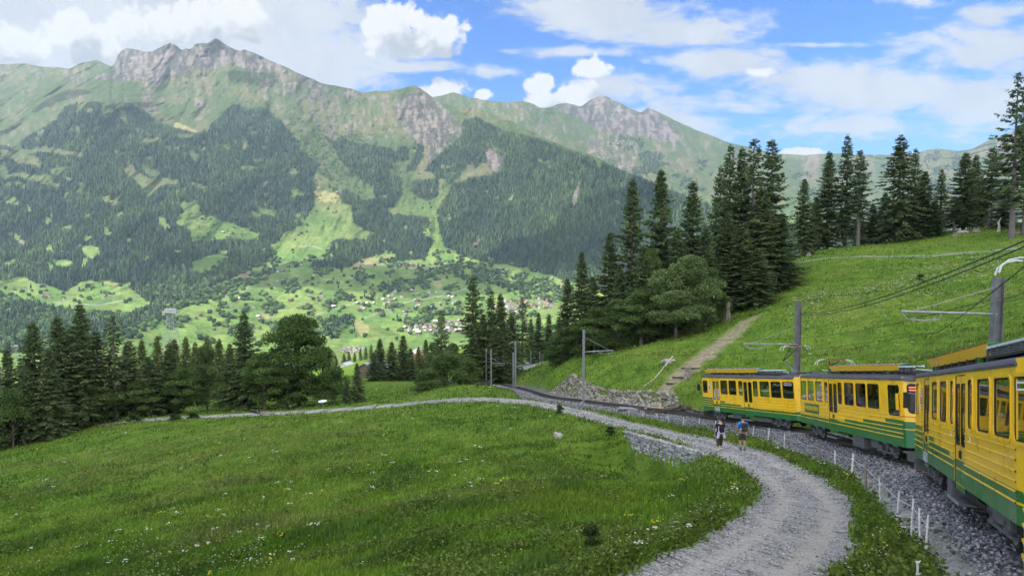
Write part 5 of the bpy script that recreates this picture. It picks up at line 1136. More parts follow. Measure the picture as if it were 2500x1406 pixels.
g1 = np.array([0.084, 0.165, 0.015]); g2 = np.array([0.155, 0.262, 0.030]); g3 = np.array([0.054, 0.104, 0.024]); g4 = np.array([0.250, 0.225, 0.085])
c = lerp(g1[None], g2[None], sstep(-.3, .4, patch + (rng.random(n) - .5) * .5)[:, None]); c = lerp(c, g3[None], (tall * .85 * (rng.random(n) < .85))[:, None]); c = c * (1 + .38 * fbm(XY[:, 0] * .8, XY[:, 1] * .55, 45, 4))[:, None]; c = lerp(c, np.array([[.20, .26, .035]]), (sstep(.12, .5, fbm(XY[:, 0] * .28, XY[:, 1] * .2, 46, 4)) * .5)[:, None]); c = lerp(c, g4[None], (dry * .65 * (rng.random(n) < .6))[:, None]); c = c * rng.uniform(.7, 1.35, (n, 1))
GRASS = attr_mat('grass_blades', var=.12, scale=.3, rough=.7, spec=.12, translucent=.3, detail=2)
tag(mesh_obj('grass', V.reshape(-1, 3), np.arange(n * 3).reshape(n, 3), GRASS, cols=np.repeat(c, 3, 0)), kind='stuff', label='green meadow grass')
# coarse herbs: leafy weeds in clumps along path and bank
XY, D = spread(50000, 9, 110, 1.8); dp, ip = nearest(XY, PTH); dt, it = nearest(XY, TRK); e = np.minimum(np.abs(np.abs(dp) - PW[ip] - .5), np.where(dt < 0, np.abs(-dt - OW(XY[:, 1]) - .3), np.abs(dt - 3.1))); k = zone(XY) & ((fbm(XY[:, 0] * .5, XY[:, 1] * .5, 47, 4) > .22) | ((e < .75) & (fbm(XY[:, 0] * .6, XY[:, 1] * .6, 48, 3) > -.1))) & (XY[:, 0] > -100); XY, D = XY[k], D[k]
reps = 9; XY = np.repeat(XY, reps, 0) + rng.normal(0, .10, (len(XY) * reps, 2)) * (1 + np.repeat(D, reps)[:, None] / 60); D = np.repeat(D, reps); n = len(XY); Z = height(XY, False); ln = (.05 + .05 * rng.random(n)) * (1 + D / 50)
C0 = np.column_stack([XY, Z + rng.random(n) ** 1.5 * .26 * (1 + D / 200)]); A = nrm(np.column_stack([rng.normal(size=(n, 2)), rng.uniform(-.1, .9, n)])) * ln[:, None]; B = nrm(np.cross(A, rng.normal(size=(n, 3)))) * (ln * .32)[:, None]; V, Fc = quads(C0, A, B)
c = np.array([0.100, 0.145, 0.028])[None] * rng.uniform(.6, 1.6, (n, 1)) * (1 + (rng.random((n, 3)) - .5) * .25)
tag(mesh_obj('weeds', V, Fc, GRASS, cols=np.repeat(c, 4, 0)), kind='stuff', label='leafy weeds along the path edges')
# flowers: small pale heads over the meadow, bigger umbels near by
XY, D = spread(7500, 13, 140, 1.4); k = zone(XY) & (fbm(XY[:, 0] * .13, XY[:, 1] * .13, 51, 4) + fbm(XY[:, 0] * .7, XY[:, 1] * .7, 52, 3) * .6 > .08) & (XY[:, 0] > -100); XY, D = XY[k], D[k]

bu = rng.uniform(1930, 2450, 3000); by = np.interp(bu, [1930, 2150, 2450], [700, 700, 690]) + rng.normal(0, 26, 3000); bD = np.interp(by, [605, 720, 835], [112, 76, 46]); BX = np.stack([(bu - CX) / F * bD, bD], 1); bk = fbm(BX[:, 0] * .2, BX[:, 1] * .2, 53, 3) > -.2
XY = np.concatenate([XY, BX[bk]]); D = np.concatenate([D, bD[bk]]); big = rng.random(len(XY)) < .12; reps = np.where(big, 5, 1); idx = np.repeat(np.arange(len(XY)), reps); n = len(idx); q = XY[idx] + rng.normal(0, .045, (n, 2)) * (1 + D[idx][:, None] / 60) * big[idx][:, None]; Zg = height(XY, False); hh = rng.uniform(.15, .42, len(XY)); Dn = D[idx]
s = np.where(big[idx], .024, .015) * rng.uniform(.7, 1.3, n) * (1 + Dn / 45); zc = Zg[idx] + hh[idx] * (1 + Dn / 150) + rng.normal(0, .012, n); t0 = rng.random(n) * 6.28
V = np.empty((n, 6, 3))
for j in range(6): V[:, j, 0] = q[:, 0] + np.cos(t0 + j * 1.047) * s; V[:, j, 1] = q[:, 1] + np.sin(t0 + j * 1.047) * s; V[:, j, 2] = zc + np.cos(j * 2.0 + t0) * s * .35
yel = (rng.random(len(XY)) < .20)[idx]; c = np.where(yel[:, None], np.array([.62, .52, .04])[None], np.array([.66, .68, .58])[None]) * rng.uniform(.75, 1.1, (n, 1))
PETAL = attr_mat('petals', var=.05, rough=.8, translucent=.3)
tag(mesh_obj('flowers', V.reshape(-1, 3), np.arange(n * 6).reshape(n, 6), PETAL, cols=np.repeat(c, 6, 0)), kind='stuff', label='white and yellow meadow flowers')
# ballast stones beside and between the rails, loose gravel on the path
OCT_V = np.array([(1, 0, 0), (-1, 0, 0), (0, 1, 0), (0, -1, 0), (0, 0, 1), (0, 0, -1)], float); OCT_F = np.array([(0, 2, 4), (2, 1, 4), (1, 3, 4), (3, 0, 4), (2, 0, 5), (1, 2, 5), (3, 1, 5), (0, 3, 5)])
STONE = attr_mat('broken_stone', var=.2, scale=8, rough=.85, bump=.4, bscale=60)
def stones(name, P, size, lo, hi, label, flat=.7):
    n = len(P); d = nrm(rng.normal(size=(n, 3))); e = nrm(np.cross(d, rng.normal(size=(n, 3)))); f = np.cross(d, e); S = size[:, None] * rng.uniform(.55, 1.3, (n, 3)); Vl = OCT_V[None] * S[:, None] * rng.uniform(.75, 1.25, (n, 6, 1))
    V = Vl[..., :1] * d[:, None] + Vl[..., 1:2] * e[:, None] + Vl[..., 2:] * f[:, None]; V[..., 2] *= flat; V += P[:, None]
    g = rng.uniform(lo, hi, (n, 1)) * np.array([[1, 1.01, 1.05]]) * (1 + (rng.random((n, 3)) - .5) * .06); Fc = (OCT_F[None] + (np.arange(n) * 6)[:, None, None]).reshape(-1, 3)
    return tag(mesh_obj(name, V.reshape(-1, 3), Fc, STONE, cols=np.repeat(g, 6, 0)), kind='stuff', label=label)
m = 80000; s = rng.random(m) ** .9; i = np.clip((s * len(TRK) * .62 + len(TRK) * .03).astype(int), 0, len(TRK) - 1); off = rng.uniform(0, 1, m); off = lerp(-(OW(TRK[i, 1]) - .42) * (.88 + .14 * rng.random(m)), 2.3, off); XY = TRK[i, :2] + N_[i, :2] * off[:, None] + rng.normal(0, .1, (m, 2)); k = np.hypot(XY[:, 0], XY[:, 1]) > 6; XY = XY[k]; D = XY[:, 1]
stones('ballast', np.column_stack([XY, height(XY, False) + .005]), (.026 + .024 * rng.random(len(XY))) * (1 + np.maximum(D, 0) / 70), .05, .33, 'grey ballast stones of the railway')
m = 42000; i = (rng.random(m) ** 1.6 * len(PTH) * .62).astype(int); T2 = np.gradient(PTH, axis=0); N2 = nrm(np.stack([T2[:, 1], -T2[:, 0]], 1)); off = rng.uniform(-1.05, 1.05, m) * PW[i]; keep = (np.abs(np.abs(off) - .66) > .22) | (rng.random(m) < .25); XY = (PTH[i, :2] + N2[i] * off[:, None])[keep]; D = np.hypot(XY[:, 0], XY[:, 1])
stones('gravel', np.column_stack([XY, height(XY, False) + .004]), (.008 + .017 * rng.random(len(XY)) ** 2) * (1 + D / 40), .15, .50, 'loose grey gravel on the path')
# rock-packed foot of the bank on the far side of the line
pts = []
for i in range(len(TRK)):
    p = proj(TRK[i])
    if TRK[i, 1] > 50 and 1298 < p[0] < 1618: pts.append(i)
pts = np.array(pts); m = 1500; i = rng.choice(pts, m); f = rng.random(m); px_ = proj(TRK[i])[:, 0]; wd = np.interp(px_, [1300, 1330, 1500, 1580, 1618], [.3, .95, .9, .7, .1]); off = 2.3 + f * (wd + .3); XY = TRK[i, :2] + N_[i, :2] * off[:, None]; z = np.maximum(height(XY, False), TRK[i, 2] - .5 + f * wd * 1.05)
st = stones('boulders', np.column_stack([XY, z]), (.14 + .16 * rng.random(m)), .10, .34, 'brownish boulders packed along the foot of the bank', .9)
a = st.data.attributes['col'].data; cc = np.empty(len(a) * 4, np.float32); a.foreach_get('color', cc); cc = cc.reshape(-1, 4); cc[:, 0] *= 1.08; cc[:, 2] *= .80; a.foreach_set('color', cc.ravel())

# ------------------------------------------------------------------ dry stone wall carrying the path
wall_m = attr_mat('wall_stone', var=.35, scale=5, rough=.95, bump=.8, bscale=22)
mb = MB(); cols = []; S_ = WALL_TOP; seg = np.concatenate([[0], np.cumsum(np.linalg.norm(np.diff(S_[:, :2], axis=0), axis=1))]); LW = seg[-1]; r2 = random.Random(3)
def wp(s): return np.array([np.interp(s, seg, S_[:, k]) for k in range(3)])
for cidx in range(18):
    s = r2.uniform(-.2, 0)
    while s < LW:
        l = r2.uniform(.22, .62); e = s + l; mid = np.clip((s + e) / 2, 0, LW); p = wp(mid); q = wp(min(LW, mid + .1)) - wp(max(0, mid - .1)); yaw = math.atan2(q[1], q[0]); pit = math.asin(q[2] / np.linalg.norm(q))
        hgt = np.interp(mid, [0, LW * .25, LW * .6, LW * .9, LW], [.7, 1.3, 1.65, 1.2, .5]); th = .145 * r2.uniform(.9, 1.1); z = p[2] + .03 - (cidx + .5) * .145
        if cidx * .145 < hgt + .7:
            nx, ny = math.sin(yaw), -math.cos(yaw); out = r2.uniform(-.05, .05)
            side = 1 if nearest(np.array([[p[0] + nx, p[1] + ny]]), PTH)[0][0] < nearest(np.array([[p[0], p[1]]]), PTH)[0][0] else -1
            b0 = len(mb.F); mb.box((p[0] + nx * side * (out - .02), p[1] + ny * side * (out - .02), z), (l * .985, .42, th * .96), Euler((r2.gauss(0, .03), -pit + r2.gauss(0, .03), yaw + r2.gauss(0, .04))).to_matrix(), taper=r2.uniform(.93, 1.0))
            g = r2.uniform(.20, .46); cols += [(g, g * .985, g * .95)] * (len(mb.F) - b0)
        s = e
me = mesh_obj('stone_wall', mb.V, np.array(mb.F), wall_m, cols=np.array(cols))
tag(me, 'low dry stone wall of flat grey slabs holding up the path edge', 'wall')

# ------------------------------------------------------------------ catenary masts, wires
GALV = mat('galvanised_steel', (0.30, 0.31, 0.32), .55, .35, var=.2, scale=4); MAST = mat('mast_grey', (0.17, 0.175, 0.18), .6, .2, var=.2, scale=2); INS = mat('insulator', (0.33, 0.30, 0.26), .35)
def ibeam(mb, h, w, mi=0):
    for s in (1, -1): mb.box((s * w / 2, 0, h / 2), (.022, w, h), mi=mi)
    mb.box((0, 0, h / 2), (w - .02, .02, h), mi=mi)
def mast(px, top, D, w, label, arm=None, tie=None, brace=None, m=GALV, second=None):
    x = float(at(px, 700, D)[0]); zt = float(at(px, top, D)[2]); zg = ground(x, D) - .4; x = (px - CX) / F * (D * math.cos(TILT) - (zt - 2) * math.sin(TILT))
    root = empty('catenary_mast', (x, D, zg), label, 'mast', 'catenary masts'); b = MB(); ibeam(b, zt - zg, w); b.build('mast', m, root)
    if arm:   # (px of arm end, y at mast, y at end)
        ax, y0, y1 = arm; z0 = float(at(px, y0, D)[2]) - zg; z1 = float(at(ax, y1, D)[2]) - zg; dx = (ax - px) / F * D
        b = MB(); b.tube([(0, 0, z0), (dx, 0, z1)], .045, 8); sg = 1 if dx > 0 else -1
        b.tube([(dx - sg * 1.6, 0, z1), (dx - sg * 1.5, 0, z1 - .30), (dx - sg * .9, 0, z1 - .36), (dx - sg * .25, 0, z1 - .30), (dx, 0, z1 - .02)], .028, 6)
        ao = b.build('bracket_arm', GALV, root); b = MB()
        for q in (.5, 1.3): b.tube([(dx - sg * q, 0, z1 - .26), (dx - sg * q, 0, z1 - .38)], [.05, .05], 8)
        b.tube([(dx * .30, 0, lerp(z0, z1, .3)), (dx * .36, 0, lerp(z0, z1, .36))], .07, 8); b.build('insulator', INS, ao)
        if tie: z2 = float(at(px, tie, D)[2]) - zg; b = MB(); b.tube([(0, 0, z2), (dx * .86, 0, z1 + .03)], .016, 6); b.build('tie_rod', GALV, root)
        if brace: z2 = float(at(px, brace, D)[2]) - zg; b = MB(); b.tube([(0, 0, z2), (dx * .7, 0, z1)], .03, 6); b.build('brace', GALV, root)
    if second:
        ax, y0 = second; z0 = float(at(px, y0, D)[2]) - zg; dx = (ax - px) / F * D; b = MB(); b.tube([(0, 0, z0), (dx, 0, z0)], .035, 6); b.tube([(dx, 0, z0), (dx, 0, z0 - .5)], .02, 6); b.build('top_arm', GALV, root)
    b = MB(); b.box((0, 0, .25), (w + .3, w + .3, .5)); b.build('footing', mat('concrete', (.42, .41, .39), .9, bump=.3), root)
    return root
mast(1425, 805, 68, .21, 'slim grey mast standing alone where path and track part', (1498, 859, 855), 822)
mast(1948, 738, 48.5, .34, 'thick dark grey mast rising behind the coupling of the first two cars', (1815, 840, 839), 796, m=MAST)
mast(2432, 678, 26.0, .30, 'thick dark grey mast behind the nearest car at the right edge', (2197, 767, 760), 700, m=MAST)
mast(1187, 850, 117, .20, 'thin mast, leftmost of the four beside the grassy mound', (1230, 876, 876))
mast(1199, 853, 113, .24, 'thin mast just right of the leftmost one beside the mound', (1233, 887, 887), None, 872)
mast(1253, 860, 104, .22, 'shorter mast tight behind the tallest one at the mound')
mast(1258.5, 832, 101, .26, 'tallest of the four masts beside the mound, with a top arm', (1285, 894, 892), None, 882, second=(1244, 836))
mast(1296, 852, 160, .20, 'far thin mast beside the sunlit gravel road', (1262, 868, 869)); mast(1318, 858, 150, .20, 'far thin mast right of the gravel road'); mast(1324, 866, 146, .24, 'far dark mast at the edge of the bank bushes')
wire_m = mat('wire_dark', (0.03, 0.03, 0.032), .5, .5)
def wire(name, pts, r, label, sag=.3, m=wire_m):
    b = MB(); P = []
    for a, c in zip(pts[:-1], pts[1:]):
        a, c = Vector(a), Vector(c)
        for k in range(12): t = k / 12; P.append(a.lerp(c, t) - Vector((0, 0, sag * 4 * t * (1 - t))))
    P.append(Vector(pts[-1])); b.tube(P, r, 5); return tag(b.build(name, m), label, 'wire')
tr = lambda D, h, side=0: tuple(TRK[np.abs(TRK[:, 1] - D).argmin()] + N_[np.abs(TRK[:, 1] - D).argmin()] * side + np.array([0, 0, h]))
wire('contact_wire', [tr(2, 5.0), tr(24.5, 4.95), tr(47, 4.9), tr(67.5, 4.9), tr(100, 5), tr(130, 5)], .011, 'contact wire hung over the middle of the track', .12)
wire('feeder_cable', [at(2600, 545, 13.0), at(1953, 765, 48.4)], .019, 'upper of the two dark feeder cables sweeping across the hillside', .5)
wire('feeder_cable', [at(2600, 560, 13.2), at(1953, 768, 48.4)], .017, 'lower of the two dark feeder cables sweeping across the hillside', .55)
wire('feeder_cable', [at(2600, 640, 13.5), at(2434, 727, 25.9), at(1953, 826, 48.4), at(1427, 819, 68), at(1259, 845, 101)], .013, 'dark cable running from mast to mast above the train', .25)
wire('messenger_wire', [at(2600, 690, 14.5), at(2434, 738, 25.9), at(2240, 772, 28)], .010, 'thin wire held by the arm of the nearest mast', .1)

# ------------------------------------------------------------------ electric fence along the track
post_m = mat('fence_plastic', (0.62, 0.63, 0.62), .5, var=.12); wood_m = mat('weathered_wood', (0.21, 0.185, 0.155), .95, var=.3, scale=9, bump=.5)
FP = [(1533, 0, .8), (1568, 0, .8), (1603, 0, .82), (1635, 0, .8), (1668, 0, .85), (1706, 0, .85), (1748, 0, .85), (1800, 1, .9), (1838, 0, .85), (1874, 0, .85), (1917, 0, .88), (1998, 1, .85), (2041, 0, .80), (2081, 0, .85), (2115, 1, .95), (2152, 0, .85), (2190, 0, .85), (2226, 0, .85), (2248, 0, .82), (2262, 0, .86), (2242, 0, .45)]
OFFL = TRK - N_ * OW(TRK[:, 1])[:, None]; protoP = None; posts = []; tops = []
pp = proj(OFFL); sel = (OFFL[:, 1] > 7) & (OFFL[:, 1] < 66)
for i, (px, wd, h) in enumerate(FP):
    idx = np.where(sel)[0]; j = idx[np.abs(pp[idx, 0] - px).argmin()]; p = OFFL[j].copy()
    if i == len(FP) - 1: p = np.array(at(2242, 1406, 10.6))
    zg = ground(p[0], p[1]); root = empty('fence_post', (p[0], p[1], zg), None, 'fence post', 'fence posts between path and track'); b = MB(); rr = (.030 if i < 14 else .019) if not wd else .045
    b.tube([(0, 0, -.3), (0, 0, h)], rr, 8); b.tube([(0, 0, h), (0, 0, h + .012)], rr * 1.25, 8); b.build('post', wood_m if wd else post_m, root)
    if not wd and i >= 11:
        for z in (.25, .45, .65): 
            if z > h: continue
            b = MB(); b.tube([(.0, 0, z), (rr + .035, 0, z + .02)], .010, 5); b.box((0, 0, z), (rr * 2.5, rr * 2.5, .025)); b.build('clip', post_m, root)
    root.rotation_euler = (random.gauss(0, .05), (.12 if px in (1874, 2041, 2081) else random.gauss(0, .04)), random.random())
    root['label'] = ('weathered wooden' if wd else 'white plastic') + ' fence post, %s from the left along the track' % ORD[i]; tops.append((p[0], p[1], zg + h * .8)); posts.append(root)
b = MB(); b.tube([p for p in tops[:-1]], .006, 4); tag(b.build('fence_wire', mat('white_cord', (.6, .6, .56), .8)), 'thin white cord strung along the fence posts', 'fence wire')
b = MB(); p0, p1 = Vector(tops[-3]), Vector(tops[-2]); b.tube([p1 + Vector((0, 0, -.05)), p1 + Vector((.06, .1, -.35)), p1 + Vector((-.02, .15, -.72))], .012, 5); tag(b.build('cord', mat('orange_cord', (.50, .24, .05), .8)), 'orange cord hanging from the front fence posts', 'cord')

# ------------------------------------------------------------------ small things on the slopes
def put(px, py, D=None):
    p = hit(px, py) if D is None else at(px, py, D); return (float(p[0]), float(p[1]), ground(p[0], p[1]))
# bench on the mound
dark_wood = mat('dark_wood', (0.055, 0.045, 0.038), .9, var=.3)
bp_ = put(1180, 944, 86.0); root = empty('park_bench', (bp_[0], bp_[1], bp_[2] + .22), 'dark wooden bench on the grassy mound', 'bench', rz=.35); b = MB(); b.box((0, 0, .42), (2.0, .42, .07)); b.build('seat', dark_wood, root)
for x in (-.75, .75): b = MB(); b.box((x, 0, .2), (.14, .34, .44)); b.build('leg', dark_wood, root)
# white disc on a short stand
root = empty('marker_disc', put(789, 984, 93), 'white round disc on a short stand beside the path', 'marker'); b = MB(); b.tube([(0, 0, .80), (0, 0, .85)], .62, 32); d = b.build('disc', WHT, root, bevel=.01); d.rotation_euler = (R(5), R(-4), 0); b = MB(); b.tube([(0, 0, -.2), (0, 0, .81)], .05, 8); b.tube([(0, 0, .68), (0, 0, .80)], .22, 16); b.build('stand', GALV, root)
# old water barrier of logs lying at the path edge
lb_ = put(646, 1018, 86.2); root = empty('log_barrier', (lb_[0], lb_[1], lb_[2] + .12), 'overturned wooden barrier with poles lying at the path edge', 'barrier', rz=-.25); root.scale = (1.15, 1.15, 1.25)
b = MB(); b.tube([(-1.75, 0, .42), (-.6, 0, .30)], [.21, .19], 10); b.build('log', RUB, root); b = MB()
for y in (-.16, .16): b.tube([(-.8, y, .32), (1.5, y, .12)], .045, 6)
b.build('rail', wood_m, root); b = MB()
for x, h in ((-.75, .62), (-.35, .6), (1.05, .55)): b.tube([(x, -.25, 0), (x, -.22, h)], .035, 6); b.tube([(x, .25, 0), (x, .22, h * .9)], .035, 6); b.box((x, 0, .3), (.07, .6, .07))
b.tube([(1.1, -.3, .25), (1.35, -.38, .12), (1.45, -.4, -.02)], .03, 6, mi=0); b.build('stake', wood_m, root)
# handrail beside the stepped trail
pr = [at(1571, 943, 67.0), at(1597, 926, 68), at(1642, 870, 71.5)]; root = empty('handrail', tuple(pr[1] * 1.0), 'weathered wooden handrail beside the stepped trail', 'handrail'); b = MB(); o0 = pr[1]
b.tube([p - o0 for p in pr], .075, 8); b.build('rail', mat('pale_wood', (.40, .38, .33), .9, var=.25), root)
for t, seg2 in ((.25, 0), (.95, 0), (.45, 1), (.97, 1)):
    p = lerp(pr[seg2], pr[seg2 + 1], t) - o0; zg = ground(p[0] + o0[0], p[1] + o0[1]) - o0[2]; b = MB(); b.tube([(p[0], p[1], min(zg, p[2] - .5) - .2), (p[0], p[1], p[2])], .055, 6); b.build('post', dark_wood if seg2 else wood_m, root)
# log steps of the trail
for i, (px, py, D, w) in enumerate(((1610, 978, 60.3, 40), (1618, 951, 61.8, 36), (1632, 931, 63.2, 40), (1650, 911, 64.8, 44), (1672, 890, 67, 46))):
    p = put(px + 14, py, D); b = MB(); L = w / F * D; b.tube([(-L / 2, 0, .02), (L / 2, 0, .02)], .09, 8); o = b.build('log_step', dark_wood, loc=p); o.rotation_euler = (0, 0, -.15); tag(o, 'log step, %s from the bottom of the earthen trail' % ORD[i], 'step', 'log steps of the trail')
for i, (px, py, D, rz) in enumerate(((1611, 975, 60.5, 1.25), (1597, 986, 59.5, -.4))):
    b = MB(); b.box((0, 0, .12), (1.7, .12, .22)); o = b.build('plank', mat('fresh_wood', (.42, .30, .18), .85, var=.2), loc=put(px, py, D)); o.rotation_euler = (0, R(-8), rz); tag(o, ('upright' if i == 0 else 'flat') + ' pale plank at the foot of the earthen trail', 'plank')
# tree stumps, snag, boulders
def stump(px, py, D, rad, h, label, m=wood_m):
    b = MB(); r3 = random.Random(px); n = 14; V = []
    for z, k in ((-.2, 1.5), (.12, 1.12), (h * .6, .9), (h, .95)):
        for j in range(n): a = 6.283 * j / n; q = rad * k * r3.uniform(.85, 1.15); V.append((math.cos(a) * q, math.sin(a) * q, z + (r3.uniform(-.25, .15) * h if z == h else 0)))
    V.append((0, 0, h * .85)); Fs = [(i * n + j, i * n + (j + 1) % n, (i + 1) * n + (j + 1) % n, (i + 1) * n + j) for i in range(3) for j in range(n)] + [(3 * n + j, 3 * n + (j + 1) % n, 4 * n) for j in range(n)]
    b.add(V, Fs); o = b.build('tree_stump', m, loc=put(px, py, D)); return tag(o, label, 'stump', 'tree stumps')
stump(1680, 916, 64.5, .33, .95, 'grey splintered stump beside the earthen trail'); stump(2332, 572, 131, .45, .6, 'bleached stump at the crest, left of the larger rock'); stump(2384, 563, 132, .6, .7, 'broad bleached stump at the crest edge'); stump(2478, 552, 124, .8, .6, 'spreading bleached stump under the tallest spruce'); stump(1975, 612, 128, .4, .6, 'pale stump at the left end of the crest meadow'); stump(1776, 782, 93, .35, 2.6, 'tall broken stump at the edge of the big stand'); stump(1768, 790, 93.5, .30, 1.8, 'shorter broken stump at the edge of the big stand')
b = MB(); b.tube([(0, 0, -.2), (.15, 0, .8), (.0, .05, 1.6), (.45, 0, 2.6)], [.28, .22, .18, .03], 8); b.tube([(.1, 0, 1.0), (-.4, 0, 1.7)], [.14, .02], 6); tag(b.build('snag', mat('bleached_wood', (.42, .40, .36), .95, var=.25), loc=put(2438, 548, 128)), 'pale forked dead snag leaning on the crest', 'snag')
def boulder(px, py, D, s, label, g=.34):
    bm = bmesh.new(); bmesh.ops.create_icosphere(bm, subdivisions=3, radius=1); V = np.array([v.co[:] for v in bm.verts]); Fs = np.array([[v.index for v in f.verts] for f in bm.faces]); bm.free(); q = fbm(V[:, 0] * 1.5 + px, V[:, 1] * 1.5 + V[:, 2], int(px) % 50, 4, .6); V = V * (1 + q * .6)[:, None] * np.array(s)
    o = mesh_obj('boulder', V, Fs, mat('boulder_stone', (g, g * .97, g * .9), .95, var=.4, scale=3, bump=.8, bscale=10), loc=put(px, py, D)); return tag(o, label, 'boulder')
boulder(1632, 878, 71.5, (.75, .5, .42), 'pale grey boulder above the wooden handrail'); boulder(1362, 1070, 47.5, (.28, .5, .35), 'pale rock showing through the meadow below the path'); boulder(2352, 570, 133, (1.1, .8, .5), 'grey rock at the crest between two stumps')
# brush pile and crossing boards by the line
b = MB(); r4 = random.Random(5)
for k in range(150):
    x, y = r4.gauss(0, .95), r4.gauss(0, .35); z = r4.uniform(0, .65) * max(0, 1 - abs(x) / 2.4); a = r4.uniform(-.7, .7); l = r4.uniform(.3, .8); b.tube([(x - l / 2, y - l / 2 * a, z), (x + l / 2, y + l / 2 * a, z + r4.uniform(-.2, .25))], r4.uniform(.025, .06), 5, mi=r4.choice([0, 0, 1]))
tag(b.build('brush_pile', [dark_wood, wood_m], loc=put(1655, 998, 57.3)), 'heap of dark cut branches beside the track', 'brush pile')
for i, (px, py, D, w, l) in enumerate(((1540, 995, 60.6, 2.2, .8), (1612, 990, 61.2, 3.0, 1.0))):
    p = put(px, py, D); b = MB(); b.box((0, 0, .10), (w, l, .08)); o = b.build('crossing_board', mat('grey_boards', (.20, .215, .23), .8, var=.15), loc=(p[0], p[1], p[2] + .05)); o.rotation_euler = (0, 0, -.25); tag(o, ('near' if i == 0 else 'far') + ' grey board panel of the foot crossing over the track', 'crossing board')
# dark twiggy shrubs in the meadow
def shrub(px, py, D, hgt, wid, kind, label):
    crown, trunk, H, Rm = BRD[kind]; o = empty('shrub', put(px, py, D), label, 'shrub', rz=random.random() * 6); o.scale = (wid / Rm / 2, wid / Rm / 2, hgt / H)
    for nm, me in (('crown', crown), ('stem', trunk)): c = bpy.data.objects.new(nm, me); COL.objects.link(c); c.parent = o
shr = broad_meshes(31, H=.8, Rm=.42, nblob=16, leaf=.06, nleaf=1500, trunk_h=.05, col=(0.055, 0.080, 0.022), low=True); BRD['small'] = shr; BRD['mid'] = broad_meshes(32, H=1.4, Rm=.8, nblob=20, leaf=.13, nleaf=2600, trunk_h=.03, col=(0.055, 0.090, 0.028), low=True)
shrub(1442, 1352, 17.2, .75, .75, 'small', 'dark green little shrub among white flowers in the near meadow')
shrub(1367, 1016, 58, .9, 1.1, 'small', 'small dark shrub at the inner edge of the path bend'); shrub(325, 1040, 96, 1.1, 2.6, 'mid', 'grey green shrub in front of the far left path end'); shrub(470, 1028, 91, .9, 2.2, 'mid', 'low shrub at the path edge left of the overturned barrier'); shrub(425, 1032, 92.5, .9, 2.4, 'mid', 'low shrub on the meadow edge between two path stretches'); shrub(2246, 690, 84, 1.0, 1.4, 'small', 'lone dark shrub in the flowery band of the right hillside'); shrub(430, 1042, 90, .6, 1.6, 'mid', 'small weedy shrub in the pale grass at the far meadow'); shrub(1490, 1060, 47, .5, 1.0, 'mid', 'weedy shrub at the left end of the stone wall')

# ------------------------------------------------------------------ huts, pylons
def hut(px, py, D, w, d, h, rh, rz, label, wall, roofm):
    root = empty('hut', put(px, py, D), label, 'hut', rz=rz); b = MB(); b.add([(-w/2, -d/2, -1), (w/2, -d/2, -1), (w/2, d/2, -1), (-w/2, d/2, -1), (-w/2, -d/2, h), (w/2, -d/2, h), (w/2, d/2, h), (-w/2, d/2, h), (0, -d/2, h + rh), (0, d/2, h + rh)], [(0, 1, 5, 8, 4), (2, 3, 7, 9, 6), (1, 2, 6, 5), (3, 0, 4, 7), (0, 3, 2, 1)]); b.build('wall', wall, root)
    b = MB()
    for s in (1, -1):
        ex, ez = s * (w/2 + .6), h - .6 * rh / (w/2); b.add([(0, -d/2 - .5, h + rh + .05), (0, d/2 + .5, h + rh + .05), (ex, d/2 + .5, ez + .05), (ex, -d/2 - .5, ez + .05), (0, -d/2 - .5, h + rh + .25), (0, d/2 + .5, h + rh + .25), (ex, d/2 + .5, ez + .25), (ex, -d/2 - .5, ez + .25)], [(3, 2, 1, 0), (4, 5, 6, 7), (0, 3, 7, 4), (1, 5, 6, 2), (3, 2, 6, 7)])
    b.build('roof', roofm, root)
    b = MB(); b.box((w * .1, -d/2 - .03, h * .42), (1.0, .06, h * .8)); b.build('door', dark_wood, root); b = MB(); b.box((-w * .28, -d/2 - .03, h * .6), (.7, .06, .7)); b.build('window', mat('dark_glass', (.006, .007, .008), .04), root); return root
TIN = mat('tin_roof', (.40, .43, .46), .5, .2, var=.15); TIMB = mat('hut_timber', (.17, .125, .09), .9, var=.3, scale=3)
hut(846, 897, 440, 7.5, 8, 2.6, 2.0, -.35, 'grey roofed hut on the sunlit meadow behind the maple', mat('hut_grey_wall', (.34, .33, .31), .9), TIN)
hut(912, 922, 228, 8.5, 9, 3.0, 2.2, -.45, 'brown timber barn with a pale roof half hidden by spruces', TIMB, TIN)
hut(1024, 892, 300, 7, 8, 3.2, 1.6, .3, 'orange fronted house glimpsed between the trees below the mound', mat('orange_wall', (.55, .30, .16), .8), mat('pale_roof', (.36, .30, .28), .8))
